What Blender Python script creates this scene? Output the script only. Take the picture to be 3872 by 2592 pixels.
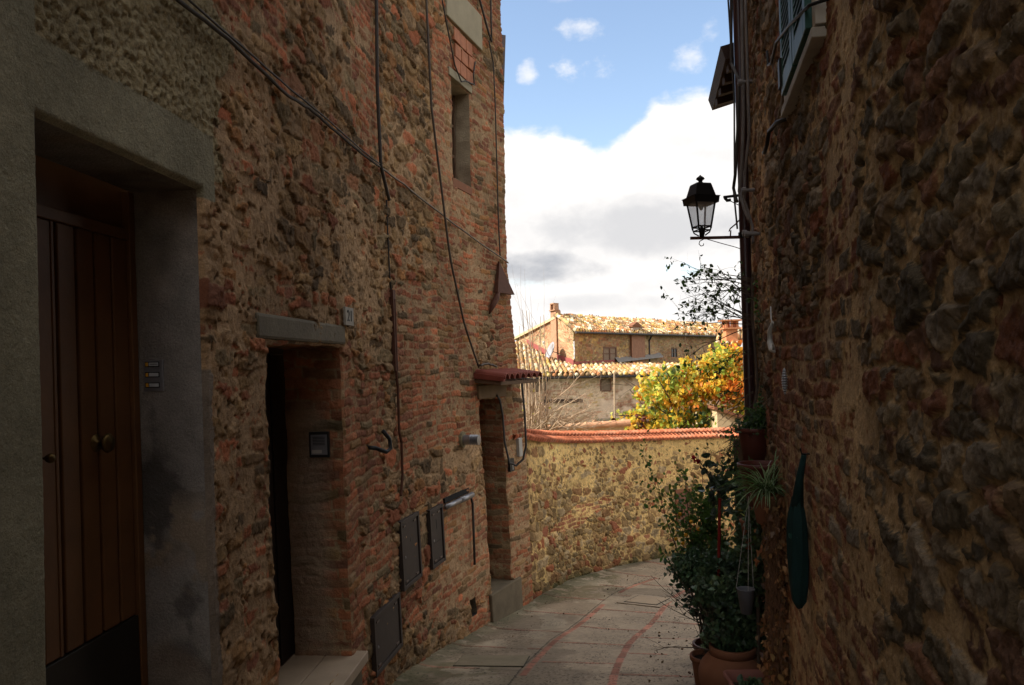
import bpy, math, random
import numpy as np
from mathutils import Vector, Matrix
R_ = math.radians
random.seed(7)
C = bpy.context.scene.collection
for o in list(bpy.data.objects): bpy.data.objects.remove(o)
scn = bpy.context.scene

# ------------------------------------------------------------------ camera
cd = bpy.data.cameras.new('camera'); cam = bpy.data.objects.new('camera', cd); C.objects.link(cam)
cd.sensor_width = 23.6; cd.lens = 18.0; cd.clip_start = 0.05; cd.clip_end = 2000
p, r = R_(1.5), R_(1.25)
F = Vector((0, math.cos(p), math.sin(p))); Rt = Vector((1, 0, 0)); U = Rt.cross(F)
R2 = math.cos(r)*Rt - math.sin(r)*U; U2 = math.cos(r)*U + math.sin(r)*Rt
m = Matrix((R2, U2, -F)).transposed().to_4x4(); m.translation = Vector((0, 0, 1.6))
cam.matrix_world = m
scn.camera = cam

# ------------------------------------------------------------------ sun + sky
SUN_AZ = (-0.985, -0.17); SUN_EL = 37.0
sl = bpy.data.lights.new('sun', 'SUN'); sl.energy = 4.2; sl.angle = R_(0.5); sl.color = (1.0, 0.93, 0.80)
so = bpy.data.objects.new('sun', sl); C.objects.link(so)
sd = Vector((SUN_AZ[0]*math.cos(R_(SUN_EL)), SUN_AZ[1]*math.cos(R_(SUN_EL)), math.sin(R_(SUN_EL)))).normalized()
so.rotation_euler = sd.to_track_quat('Z', 'Y').to_euler(); so.location = sd*30
scn.view_settings.view_transform = 'Standard'; scn.view_settings.look = 'None'
scn.view_settings.exposure = 0.9; scn.view_settings.gamma = 1.0

class NT:
    def __init__(s, tree): s.t = tree; s.n = tree.nodes; s.l = tree.links
    def node(s, typ, **kw):
        n = s.n.new(typ)
        for k, v in kw.items(): setattr(n, k, v)
        return n
    def setin(s, n, i, v):
        if v is None: return
        if hasattr(v, 'is_output'): s.l.new(v, n.inputs[i])
        else: n.inputs[i].default_value = v
    def m(s, op, a, b=None, c=None, clamp=False):
        n = s.node('ShaderNodeMath', operation=op); n.use_clamp = clamp
        s.setin(n, 0, a); s.setin(n, 1, b); s.setin(n, 2, c); return n.outputs[0]
    def ss(s, x, a, b):
        n = s.node('ShaderNodeMapRange', interpolation_type='SMOOTHSTEP')
        s.setin(n, 0, x); s.setin(n, 1, a); s.setin(n, 2, b); n.inputs[3].default_value = 0; n.inputs[4].default_value = 1
        return n.outputs[0]
    def mix(s, f, a, b, mode='MIX'):
        n = s.node('ShaderNodeMix', data_type='RGBA', blend_type=mode)
        s.setin(n, 0, f); s.setin(n, 6, a); s.setin(n, 7, b); return n.outputs[2]
    def noise(s, vec, scale, detail=5, rough=0.55, dist=0.0):
        n = s.node('ShaderNodeTexNoise'); s.setin(n, 'Vector', vec)
        n.inputs['Scale'].default_value = scale; n.inputs['Detail'].default_value = detail
        n.inputs['Roughness'].default_value = rough; n.inputs['Distortion'].default_value = dist
        return n.outputs[0]

w = bpy.data.worlds.new('World'); scn.world = w; w.use_nodes = True
T = NT(w.node_tree); T.n.clear()
out = T.node('ShaderNodeOutputWorld'); bg = T.node('ShaderNodeBackground'); T.l.new(bg.outputs[0], out.inputs[0])
SKY_S = 0.10; bg.inputs[1].default_value = SKY_S
sky = T.node('ShaderNodeTexSky', sky_type='NISHITA'); sky.sun_disc = False
sky.sun_elevation = R_(SUN_EL); sky.sun_rotation = math.atan2(SUN_AZ[0], SUN_AZ[1]); sky.air_density = 1.0; sky.dust_density = 0.6
tc = T.node('ShaderNodeTexCoord'); sep = T.node('ShaderNodeSeparateXYZ'); T.l.new(tc.outputs['Generated'], sep.inputs[0])
X, Y, Z = sep.outputs
az = T.m('ARCTAN2', X, Y); el = T.m('ARCSINE', Z)          # radians, az 0 = down the alley
cv = T.node('ShaderNodeCombineXYZ'); T.setin(cv, 0, az); T.setin(cv, 1, T.m('MULTIPLY', el, 1.5)); cvo = cv.outputs[0]
n1 = T.noise(cvo, 5.5, 7, 0.55, 0.2); n2 = T.noise(cvo, 15, 6, 0.6, 0.1); n3 = T.noise(cvo, 3.2, 4, 0.5)
top = T.m('ADD', T.m('MULTIPLY_ADD', az, 0.03, 0.290), T.m('MULTIPLY', T.ss(az, 0.15, 0.20), 0.020))                  # cumulus top rises to the right
top = T.m('MULTIPLY_ADD', T.m('SUBTRACT', n1, 0.5), 0.05, top)
top = T.m('MULTIPLY_ADD', T.m('SUBTRACT', n2, 0.5), 0.05, top)
top = T.m('SUBTRACT', top, T.m('MULTIPLY', T.ss(T.m('ABSOLUTE', T.m('SUBTRACT', az, 0.125)), 0.06, 0.0), 0.022))
mass = T.ss(T.m('SUBTRACT', top, el), -0.006, 0.014)
def blob(a, e, ra, re, th=0.35):
    d = T.m('ADD', T.m('POWER', T.m('DIVIDE', T.m('SUBTRACT', az, a), ra), 2), T.m('POWER', T.m('DIVIDE', T.m('SUBTRACT', el, e), re), 2))
    g = T.m('MULTIPLY', T.m('SUBTRACT', 1.0, d), 0.6)
    g = T.m('ADD', g, T.m('MULTIPLY', T.m('SUBTRACT', n2, 0.52), 3.4))
    return T.m('MULTIPLY', T.ss(g, th-0.25, th+0.75), T.ss(d, 2.2, 0.6))
puffs = blob(0.090, 0.355, 0.040, 0.024)
for a, e, ra, re, k in ((0.119, 0.355, 0.022, 0.020, 1), (0.027, 0.360, 0.016, 0.016, .8), (0.098, 0.408, 0.045, 0.018, .75), (0.235, 0.368, 0.034, 0.026, .75),
                     (0.075, 0.44, 0.03, 0.008, .35), (0.262, 0.385, 0.02, 0.02, .6), (-1.0, 0.5, .25, .1, 1), (1.1, .6, .3, .12, 1), (-2.6, .5, .5, .15, 1)):
    puffs = T.m('MAXIMUM', puffs, T.m('MULTIPLY', blob(a, e, ra, re), k))
hole = T.m('MULTIPLY', blob(0.215, 0.112, 0.062, 0.013, 0.2), 0.85)
hole = T.m('MAXIMUM', hole, T.m('MULTIPLY', blob(0.02, 0.100, 0.045, 0.010, 0.2), 0.6))
mass = T.m('MULTIPLY', mass, T.m('SUBTRACT', 1.0, hole))
cl = T.m('MAXIMUM', mass, T.m('MULTIPLY', puffs, 0.85))
# thick parts and undersides of the cloud mass are greyer
grey = T.m('MULTIPLY', T.ss(n3, 0.44, 0.62), T.ss(T.m('SUBTRACT', top, el), 0.03, 0.12))
def soft(a, e, ra, re):
    d = T.m('ADD', T.m('POWER', T.m('DIVIDE', T.m('SUBTRACT', az, a), ra), 2), T.m('POWER', T.m('DIVIDE', T.m('SUBTRACT', el, e), re), 2))
    d = T.m('MULTIPLY_ADD', T.m('SUBTRACT', n1, 0.5), 5.0, d); d = T.m('MULTIPLY_ADD', T.m('SUBTRACT', n2, 0.5), 3.0, d)
    return T.ss(d, 2.2, -0.6)
g2 = T.m('MAXIMUM', soft(0.035, 0.122, 0.085, 0.022), T.m('MULTIPLY', soft(0.15, 0.165, 0.18, 0.035), 0.6)); g2 = T.m('MAXIMUM', g2, T.m('MULTIPLY', soft(0.12, 0.075, 0.10, 0.012), 0.45))
grey = T.m('MAXIMUM', T.m('MULTIPLY', grey, 0.4), g2)
mod = T.m('MULTIPLY', T.ss(T.m('ADD', T.m('MULTIPLY', n1, 0.55), T.m('MULTIPLY', n2, 0.45)), 0.44, 0.58), T.m('MULTIPLY', T.ss(T.m('SUBTRACT', top, el), 0.015, 0.07), 0.27))
grey = T.m('MAXIMUM', grey, mod)
ccol = T.mix(grey, (6.3, 6.1, 5.9, 1), (2.7, 2.8, 3.05, 1))
# unseen broken cloud, added overhead and behind to brighten the alley
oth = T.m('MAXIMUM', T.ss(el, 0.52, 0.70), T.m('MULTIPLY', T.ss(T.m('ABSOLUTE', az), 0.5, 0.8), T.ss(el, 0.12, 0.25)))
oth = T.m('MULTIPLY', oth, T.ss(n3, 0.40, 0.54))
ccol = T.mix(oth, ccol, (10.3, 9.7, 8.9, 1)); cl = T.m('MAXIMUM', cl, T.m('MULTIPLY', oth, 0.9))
hz = T.mix(1.0, sky.outputs[0], (1.52, 1.43, 1.36, 1), 'MULTIPLY')
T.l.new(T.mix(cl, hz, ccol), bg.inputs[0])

# ------------------------------------------------------------------ helpers
def tag(o, label=None, cat=None, group=None, kind=None):
    if label: o['label'] = label
    if cat: o['category'] = cat
    if group: o['group'] = group
    if kind: o['kind'] = kind
    return o
def link(o, parent=None):
    C.objects.link(o)
    if parent is not None:
        o.parent = parent; o.matrix_parent_inverse = Matrix.Translation(-Vector(parent.get('base', (0, 0, 0))))
    return o
def thing(name, loc, label, cat, group=None):
    o = bpy.data.objects.new(name, None); o.empty_display_size = 0.2; o.location = loc; C.objects.link(o)
    o['base'] = tuple(loc); tag(o, label, cat, group); return o
class MB:
    def __init__(s): s.v = []; s.f = []; s.c = []
    def add(s, vs, fs, col=None):
        k = len(s.v); s.v += [tuple(v) for v in vs]; s.f += [tuple(i+k for i in f) for f in fs]
        s.c += [col or (1, 1, 1)]*len(vs)
    def hexa(s, P, col=None):   # P: 8 points, bottom 0-3 ccw, top 4-7
        s.add(P, [(0, 3, 2, 1), (4, 5, 6, 7), (0, 1, 5, 4), (1, 2, 6, 5), (2, 3, 7, 6), (3, 0, 4, 7)], col)
    def box(s, c, d, rot=0.0, col=None, M=None):
        hx, hy, hz = d[0]/2, d[1]/2, d[2]/2; ca, sa = math.cos(rot), math.sin(rot); P = []
        for z in (-hz, hz):
            for x, y in ((-hx, -hy), (hx, -hy), (hx, hy), (-hx, hy)):
                if M is not None: q = M @ Vector((x, y, z)); P.append((c[0]+q.x, c[1]+q.y, c[2]+q.z))
                else: P.append((c[0]+x*ca-y*sa, c[1]+x*sa+y*ca, c[2]+z))
        s.hexa(P, col)
    def tube(s, path, r, n=8, col=None, caps=True):
        path = [Vector(q) for q in path]; N = len(path)
        rs = r if isinstance(r, (list, tuple)) else [r]*N
        V = []; Fc = []
        t = (path[1]-path[0]).normalized(); a = t.orthogonal().normalized()
        for i in range(N):
            if i == 0: t = path[1]-path[0]
            elif i == N-1: t = path[-1]-path[-2]
            else: t = path[i+1]-path[i-1]
            if t.length < 1e-9: t = Vector((0, 0, 1))
            t.normalize(); a = a-t*a.dot(t)
            if a.length < 1e-5: a = t.orthogonal()
            a.normalize(); b = t.cross(a)
            for k in range(n):
                th = 2*math.pi*k/n; V.append(path[i]+(a*math.cos(th)+b*math.sin(th))*rs[i])
        for i in range(N-1):
            for k in range(n):
                k2 = (k+1) % n; Fc.append((i*n+k, i*n+k2, (i+1)*n+k2, (i+1)*n+k))
        if caps: Fc.append(tuple(range(n))[::-1]); Fc.append(tuple((N-1)*n+k for k in range(n)))
        s.add(V, Fc, col)
    def lathe(s, prof, o, n=24, col=None, axis=Vector((0, 0, 1)), sq=None, rot0=0.0):
        axis = Vector(axis).normalized(); a = Vector((1, 0, 0)) if abs(axis.x) < .9 else Vector((0, 1, 0))
        a = (a-axis*a.dot(axis)).normalized(); b = axis.cross(a); V = []; Fc = []
        for (r, z) in prof:
            for k in range(n):
                th = 2*math.pi*k/n+rot0; V.append(Vector(o)+axis*z+(a*math.cos(th)+b*math.sin(th))*r)
        for i in range(len(prof)-1):
            for k in range(n):
                k2 = (k+1) % n; Fc.append((i*n+k, i*n+k2, (i+1)*n+k2, (i+1)*n+k))
        s.add(V, Fc, col)
    def build(s, name, mat, parent=None, smooth=False, bevel=0):
        me = bpy.data.meshes.new(name); me.from_pydata(s.v, [], s.f); me.update()
        ca = me.color_attributes.new('Col', 'FLOAT_COLOR', 'POINT')
        arr = np.ones((len(s.v), 4), np.float32); arr[:, :3] = np.array(s.c, np.float32).reshape(-1, 3); ca.data.foreach_set('color', arr.ravel())
        if smooth: me.polygons.foreach_set('use_smooth', [True]*len(me.polygons))
        me.materials.append(mat); o = bpy.data.objects.new(name, me); link(o, parent)
        if bevel:
            b = o.modifiers.new('bevel', 'BEVEL'); b.width = bevel; b.segments = 2; b.limit_method = 'ANGLE'
        return o

def mat(name, col=None, rough=0.8, bump=0.0, bscale=60, var=0.25, vscale=8, metal=0.0, attr=False, fine=0.0, spec=0.3, translucent=0.0, darkspots=0.0):
    M = bpy.data.materials.new(name); M.use_nodes = True; t = NT(M.node_tree); t.n.clear()
    out = t.node('ShaderNodeOutputMaterial'); b = t.node('ShaderNodeBsdfPrincipled')
    tcn = t.node('ShaderNodeTexCoord'); vec = tcn.outputs['Object']
    if attr:
        a = t.node('ShaderNodeVertexColor'); a.layer_name = 'Col'; base = a.outputs[0]
        if col: base = t.mix(1.0, base, (*col, 1), 'MULTIPLY')
    else:
        base = (*col, 1)
    nz = t.noise(vec, vscale, 6, 0.6)
    f = t.m('MULTIPLY_ADD', t.m('SUBTRACT', nz, 0.5), var*3, 1.0)
    if fine:
        nf = t.noise(vec, bscale*2.4, 6, 0.75); f = t.m('MULTIPLY', f, t.m('MULTIPLY_ADD', t.m('SUBTRACT', nf, 0.5), fine*3, 1.0))
    if darkspots:
        nd = t.noise(vec, vscale*.6, 5, 0.7, .4); f = t.m('MULTIPLY', f, t.m('SUBTRACT', 1.0, t.m('MULTIPLY', t.ss(nd, .55, .68), darkspots)))
    cmb = t.node('ShaderNodeCombineColor'); 
    for i in range(3): t.setin(cmb, i, f)
    t.l.new(t.mix(1.0, base, cmb.outputs[0], 'MULTIPLY'), b.inputs['Base Color'])
    b.inputs['Roughness'].default_value = rough; b.inputs['Metallic'].default_value = metal; b.inputs['Specular IOR Level'].default_value = spec
    if bump:
        bn = t.node('ShaderNodeBump'); bn.inputs['Distance'].default_value = bump; bn.inputs['Strength'].default_value = 1
        t.l.new(t.noise(vec, bscale, 6, 0.7), bn.inputs['Height']); t.l.new(bn.outputs[0], b.inputs['Normal'])
    if translucent:
        tr = t.node('ShaderNodeBsdfTranslucent'); t.l.new(b.inputs['Base Color'].links[0].from_socket, tr.inputs[0])
        mx = t.node('ShaderNodeMixShader'); mx.inputs[0].default_value = translucent
        t.l.new(b.outputs[0], mx.inputs[1]); t.l.new(tr.outputs[0], mx.inputs[2]); t.l.new(mx.outputs[0], out.inputs[0])
    else: t.l.new(b.outputs[0], out.inputs[0])
    return M

M_wall = mat('masonry', attr=True, rough=.92, bump=.012, bscale=60, var=.22, vscale=9, fine=.50, spec=.15)
M_wallf = mat('masonry_far', attr=True, rough=.95, bump=.01, bscale=14, var=.2, vscale=4, fine=.15, spec=.1)
M_street = mat('paving_concrete', attr=True, rough=.85, bump=.004, bscale=70, var=.2, vscale=2.2, fine=.45, spec=.25)
M_tile = mat('roof_tile', attr=True, rough=.9, bump=.004, bscale=40, var=.25, vscale=12, fine=.15, spec=.15)
M_plaster = mat('grey_plaster', (.17, .16, .155), rough=.9, bump=.002, bscale=60, var=.3, vscale=2.2, fine=.1, darkspots=.55, spec=.15)
M_lintel = mat('old_cement', (.22, .185, .11), rough=.9, bump=.003, bscale=50, var=.25, vscale=4, fine=.15, spec=.15)
M_stepd = mat('old_step_cement', (.15, .12, .08), rough=.9, bump=.004, bscale=50, var=.3, vscale=6, fine=.2, spec=.1)
M_paleband = mat('pale_stone', (.30, .26, .18), rough=.9, bump=.003, bscale=50, var=.2, vscale=4, fine=.1, spec=.15)
M_marble = mat('travertine', (.34, .26, .18), rough=.6, bump=.0015, bscale=30, var=.2, vscale=6, fine=.08)
M_wood = mat('varnished_brown_wood', (.125, .056, .020), rough=.55, bump=.001, bscale=40, var=.3, vscale=5)
M_kick = mat('kick_plate_bronze', (.03, .026, .022), rough=.5, metal=.5, var=.2)
M_brass = mat('brass', (.12, .08, .03), rough=.5, metal=1, var=.1)
M_rafter = mat('rafter_wood', (.06, .035, .022))
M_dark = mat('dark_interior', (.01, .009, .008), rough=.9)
M_iron = mat('black_iron', (.02, .018, .016), rough=.55, metal=.6, var=.2)
M_rust = mat('rusty_iron', (.09, .035, .02), rough=.75, metal=.2, var=.35, vscale=20)
M_cab = mat('brown_painted_steel', (.036, .025, .02), rough=.6, var=.35, vscale=8, fine=.2, bump=.001)
M_pipe = mat('brown_downpipe', (.045, .018, .018), rough=.3, var=.12, spec=.5)
M_gutter = mat('gutter_metal', (.06, .05, .05), rough=.45, metal=.4)
M_zinc = mat('grey_metal', (.28, .28, .29), rough=.4, metal=.7, var=.15)
M_cable = mat('dark_cable', (.05, .042, .036), rough=.7)
M_cablelt = mat('pale_cable', (.18, .15, .12), rough=.7)
M_conduit = mat('grey_conduit', (.16, .14, .13), rough=.6)
M_white = mat('white_plastic', (.42, .40, .36), rough=.5, var=.08)
M_ink = mat('black_ink', (.015, .015, .015), rough=.6)
M_amber = mat('amber_button', (.55, .28, .03), rough=.4)
M_alu = mat('aluminium_plate', (.22, .22, .24), rough=.4, metal=.6)
M_black = mat('black_plastic', (.015, .015, .016), rough=.4)
M_green = mat('green_shutter_paint', (.018, .075, .06), rough=.5, var=.15)
M_canvas = mat('dark_green_canvas', (.006, .028, .026), rough=.85, bump=.004, bscale=15)
M_terra = mat('terracotta', (.22, .09, .045), rough=.85, bump=.001, bscale=40, var=.2, vscale=6)
M_redpot = mat('red_brown_plastic', (.10, .025, .015), rough=.55, var=.1)
M_pinkpot = mat('pink_terracotta', (.28, .11, .08), rough=.7, var=.15)
M_greypot = mat('grey_plastic_pot', (.12, .12, .13), rough=.6)
M_soil = mat('soil', (.03, .02, .012), rough=1, bump=.01, bscale=30)
M_bark = mat('bark', (.10, .07, .05), rough=.95, bump=.003, bscale=60)
M_twig = mat('pale_twig', (.42, .31, .21), rough=.85, var=.2)
M_leaf = mat('leaf', attr=True, rough=.5, var=.3, vscale=14, translucent=.5, spec=.4)
M_leafd = mat('thick_leaf', attr=True, rough=.45, var=.2, vscale=20, translucent=.2, spec=.5)
M_petal = mat('petal', attr=True, rough=.6, translucent=.4)
M_redstake = mat('red_painted_stake', (.22, .012, .008), rough=.5)
M_oldwood = mat('weathered_wood', (.14, .085, .05), rough=.85, bump=.003, bscale=30, var=.3)
M_glassdk = mat('window_pane', (.05, .05, .055), rough=.15, spec=.6)
M_frame = mat('wooden_frame', (.16, .08, .05), rough=.7, var=.2)
M_shutf = mat('old_board', (.24, .17, .12), rough=.85, var=.25, vscale=10)
M_dish = mat('grey_dish', (.30, .30, .32), rough=.5)
M_flash = mat('red_flashing', (.30, .08, .07), rough=.8, var=.15)
M_lead = mat('grey_mortar_flashing', (.22, .20, .18), rough=.9, bump=.01, bscale=12)
M_cream = mat('cream_render', (.55, .42, .25), rough=.9, var=.12, bump=.002)
M_grass = mat('rough_grass_ground', (.07, .08, .03), rough=1, bump=.03, bscale=6, var=.4, vscale=1.5)

# -- numpy noise
def h2(i, j, seed):
    n = (i.astype(np.int64)*374761393+j.astype(np.int64)*668265263+seed*2147483647) & 0xffffffff
    n = ((n ^ (n >> 13))*1274126177) & 0xffffffff; n = (n ^ (n >> 16)) & 0xffffffff
    n = (n*2246822519) & 0xffffffff; n = n ^ (n >> 15)
    return (n & 0xffffff)/16777216.0
def vn(x, y, seed=0):
    i = np.floor(x); j = np.floor(y); fx = x-i; fy = y-j; fx = fx*fx*(3-2*fx); fy = fy*fy*(3-2*fy)
    a = h2(i, j, seed); b = h2(i+1, j, seed); c = h2(i, j+1, seed); d = h2(i+1, j+1, seed)
    return (a*(1-fx)+b*fx)*(1-fy)+(c*(1-fx)+d*fx)*fy
def fbm(x, y, seed=0, o=4):
    s = 0; a = .5; t = 0
    for k in range(o): s = s+a*vn(x*2**k, y*2**k, seed+k*17); t += a; a *= .5
    return s/t
def sst(x, a, b):
    t = np.clip((x-a)/(b-a), 0, 1); return t*t*(3-2*t)
def vor(s, z, w, h, seed, jit=.42):
    """jittered cells, returns edge distance (m), randoms, local offset"""
    u = s/w; v = z/h; j0 = np.floor(v); best = np.full(s.shape, 9.); sec = np.full(s.shape, 9.)
    bi = np.zeros(s.shape); bj = np.zeros(s.shape); bx = np.zeros(s.shape); by = np.zeros(s.shape)
    for dj in (-1, 0, 1):
        j = j0+dj; ro = h2(j, j*0+5, seed+3); sc = .72+.6*h2(j, j*0+9, seed+4)
        uu = u*sc+ro; i0 = np.floor(uu)
        for di in (-1, 0, 1):
            i = i0+di
            px = i+.5+(h2(i, j, seed)-.5)*2*jit; py = j+.5+(h2(i, j, seed+1)-.5)*jit*1.5
            dx = (uu-px)/sc; dy = v-py; sz = .85+.35*h2(i, j, seed+2)
            d = (np.abs(dx)**4+np.abs(dy)**4)**.25/sz
            m = d < best; sec = np.where(m, best, np.minimum(sec, d)); best = np.where(m, d, best)
            bi = np.where(m, i, bi); bj = np.where(m, j, bj); bx = np.where(m, dx, bx); by = np.where(m, dy, by)
    ed = (sec-best)*.5*min(w, h)*1.15
    return ed, h2(bi, bj, seed+11), h2(bi, bj, seed+12), h2(bi, bj, seed+13), bx*w, by*h
def brk(s, z, bw, bh, seed):
    v = z/bh; j = np.floor(v); fv = v-j; u = s/bw+h2(j, j*0, seed)*.25+.5*(j % 2)+.2; i = np.floor(u); fu = u-i
    half = h2(i, j, seed+5) > .62
    fu2 = np.where(half, (fu*2) % 1, fu); wloc = np.where(half, bw/2, bw); sub = np.where(half, np.floor(fu*2), 0)
    ed = np.minimum(np.minimum(fu2, 1-fu2)*wloc, np.minimum(fv, 1-fv)*bh)
    I = i*2+sub
    return ed, h2(I, j, seed+11), h2(I, j, seed+12), h2(I, j, seed+13), (fu2-.5)*wloc, (fv-.5)*bh
def pal(cols, r, r2):
    cols = np.array(cols); n = len(cols); k = np.minimum((r*n).astype(int), n-1); c = cols[k]
    return c*(.72+.56*r2)[..., None]
STONE = [(.24, .155, .07), (.17, .115, .055), (.27, .19, .09), (.12, .09, .05), (.29, .155, .06), (.18, .145, .08), (.31, .23, .13)]
BRICK = [(.31, .125, .062), (.26, .10, .052), (.34, .15, .075), (.22, .10, .06), (.30, .16, .085), (.38, .145, .07)]
MORT = (.33, .245, .14)
def masonry(s, z, seed, brick, mort,  w=.21, h=.11, amp=.03, bamp=.014, stone=STONE, bricks=BRICK, mcol=MORT, mwarp=1.0, bw=.27, bh=.068, plaster=None, slope=0.0, redp=.70, rgh=1.0, mn=1.0):
    """returns displacement and colour"""
    n1 = fbm(s*3, z*3, seed+100); n2 = fbm(s*3, z*3, seed+200); f1 = fbm(s*14, z*14, seed+300); f2 = fbm(s*45, z*45, seed+400, 3); f3 = fbm(s*95, z*95, seed+450, 2); lo = fbm(s*.8, z*.8, seed+500, 3)
    e1 = fbm(s*22, z*22, seed+330, 3); e2 = fbm(s*22, z*22, seed+340, 3)
    S = s+(n1-.5)*.13*mwarp+(e1-.5)*.05; Zz = z+(n2-.5)*.10*mwarp+slope*s+(e2-.5)*.042
    _, fa, fb, fc, fx, fy = vor(s+(e2-.5)*.03, z+(e1-.5)*.03, .11, .065, seed+61)
    facet = (fa-.5)*.008+(fb-.5)*fx*.16+(fc-.5)*fy*.20
    ed, a, b, c, dx, dz = vor(S, Zz, w, h, seed)
    ed2, a2, b2, c2, dx2, dz2 = vor(S+7, Zz+3, w*.52, h*.62, seed+31)
    small = (vn(S*2.6, Zz*3.6, seed+77) > .52)
    ed = np.where(small, ed2, ed); a = np.where(small, a2, a); b = np.where(small, b2, b); c = np.where(small, c2, c); dx = np.where(small, dx2, dx); dz = np.where(small, dz2, dz)
    prof = np.clip((ed-.001)/.011, 0, 1)**.7
    hs = amp*(prof*(.55+.75*a)-.25)+(b-.5)*dx*.12+(c-.5)*dz*.18+facet*.9*prof+(f1-.5)*.010*prof+(f2-.5)*.013*rgh+(f3-.5)*.008*rgh
    cs = pal(stone, c, b)*((.75+.5*f1)*(.72+.56*fb)*(.62+.76*f2))[..., None]
    isred = (h2(np.floor(a*9973), np.floor(b*9973), 5) > redp)
    cs = np.where(isred[..., None], pal(bricks, b, c), cs)
    Sb = s+(n1-.5)*.05+(e1-.5)*.018; Zb = z+(n2-.5)*.09+slope*s+(e2-.5)*.014
    ed, a, b, c, dx, dz = brk(Sb, Zb, bw, bh, seed+50)
    prof = np.clip((ed-.003)/.007, 0, 1)
    hb = bamp*(prof*(.5+1.0*a)-.35)+(b-.5)*dx*.07+(c-.5)*dz*.1+facet*.45*prof+(f1-.5)*.008*prof+(f2-.5)*.011+(f3-.5)*.005
    cb = pal(bricks, c, b)*((.78+.44*f1)*(.7+.6*f2))[..., None]
    odd = a > .86; cb = np.where(odd[..., None], pal(stone, b, c), cb)
    m = (brick+(n1-.5)*.5+(a-.5)*.25) > .5
    H = np.where(m, hb, hs); col = np.where(m[..., None], cb, cs)
    hm = mort+(lo-.5)*.022+((fbm(s*7, z*7, seed+600)-.5)*.022+(f1-.5)*.012+(f2-.5)*.010+(f3-.5)*.006)*mn
    pit = sst(fbm(s*24, z*30, seed+650, 2), .70, .80); hm = hm-pit*.018
    hm = np.where(m, hm*.6, hm)
    top = hm > H
    mc = np.array(mcol)*(.78+.44*fbm(s*5, z*5, seed+700))[..., None]*(.66+.68*f2)[..., None]*(1-.45*pit)[..., None]
    # thin mortar smear over stones
    sm = sst(H-hm, .0022, .0)[..., None]
    sm = np.maximum(sm*.6, .03+.35*sst(lo, .58, .78)[..., None]*fbm(s*9, z*9, seed+950)[..., None]); col = np.where(top[..., None], mc, col*(1-sm)+mc*sm); H = np.maximum(H, hm)
    if plaster is not None:   # list of (mask, rough amplitude, colour)
        for mk, ra, pc in plaster:
            mk = np.clip(mk, 0, 1)
            hp = .022+(fbm(s*60, z*60, seed+800, 3)-.5)*ra-sst(fbm(s*16, z*22, seed+810, 3), .62, .74)*ra*.2+(lo-.5)*.02
            pcc = np.array(pc)*(.7+.6*fbm(s*2.3, z*2.3, seed+900))[..., None]*(.85+.3*f2)[..., None]
            on = mk > .5
            H = np.where(on, hp, H); col = np.where(on[..., None], pcc, col)
    st = sst(lo, .35, .7)[..., None]
    col = col*(.82+.3*st)
    return H, np.clip(col, 0, 1)

def snap(a, vals):
    a = a.copy()
    for v in vals:
        if a[0] < v < a[-1]:
            k = np.argmin(abs(a-v)); a[k] = v
    return np.unique(a)
def surf(name, ss, zz, pos, field, mtl, parent=None, holes=(), flip=False, fade=.02, extra_del=None):
    """grid surface: pos(s,z,off)->(x,y,z); field(s,z)->(h,col)"""
    S, Zg = np.meshgrid(ss, zz)          # rows z
    H, col = field(S, Zg)
    for (a, b, c, d) in holes:
        dd = np.maximum(np.maximum(a-S, S-b), np.maximum(c-Zg, Zg-d)); H = H*sst(dd, 0.0, fade)
    P = np.stack(pos(S, Zg, H), -1).reshape(-1, 3)
    nz, ns = S.shape
    idx = np.arange(nz*ns).reshape(nz, ns)
    q = np.stack([idx[:-1, :-1], idx[:-1, 1:], idx[1:, 1:], idx[1:, :-1]], -1)
    cs = (S[:-1, :-1]+S[1:, 1:])/2; cz = (Zg[:-1, :-1]+Zg[1:, 1:])/2
    keep = np.ones(cs.shape, bool)
    for (a, b, c, d) in holes: keep &= ~((cs > a) & (cs < b) & (cz > c) & (cz < d))
    if extra_del is not None: keep &= ~extra_del(cs, cz)
    q = q[keep]
    if flip: q = q[:, ::-1]
    used = np.zeros(len(P), bool); used[q.ravel()] = True
    mp = np.cumsum(used)-1; P = P[used]; cc = col.reshape(-1, 3)[used]; q = mp[q]
    me = bpy.data.meshes.new(name); nf = len(q)
    me.vertices.add(len(P)); me.vertices.foreach_set('co', P.astype(np.float32).ravel())
    me.loops.add(nf*4); me.loops.foreach_set('vertex_index', q.astype(np.int32).ravel())
    me.polygons.add(nf); me.polygons.foreach_set('loop_start', np.arange(0, nf*4, 4, dtype=np.int32))
    try: me.polygons.foreach_set('loop_total', np.full(nf, 4, np.int32))
    except Exception: pass
    me.update(calc_edges=True); me.polygons.foreach_set('use_smooth', np.ones(nf, bool))
    ca = me.color_attributes.new('Col', 'FLOAT_COLOR', 'POINT'); arr = np.ones((len(P), 4), np.float32); arr[:, :3] = cc; ca.data.foreach_set('color', arr.ravel())
    me.materials.append(mtl); o = bpy.data.objects.new(name, me); link(o, parent); return o
def rng(*seg):
    a = []
    for lo, hi, st in seg: a.append(np.arange(lo, hi, st))
    a.append([seg[-1][1]]); return np.concatenate(a)

def ZG(y):
    y = np.asarray(y, float); return np.where(y < 9, -.161*y, -1.449-.095*(y-9))
zg = lambda y: float(ZG(y))

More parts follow.
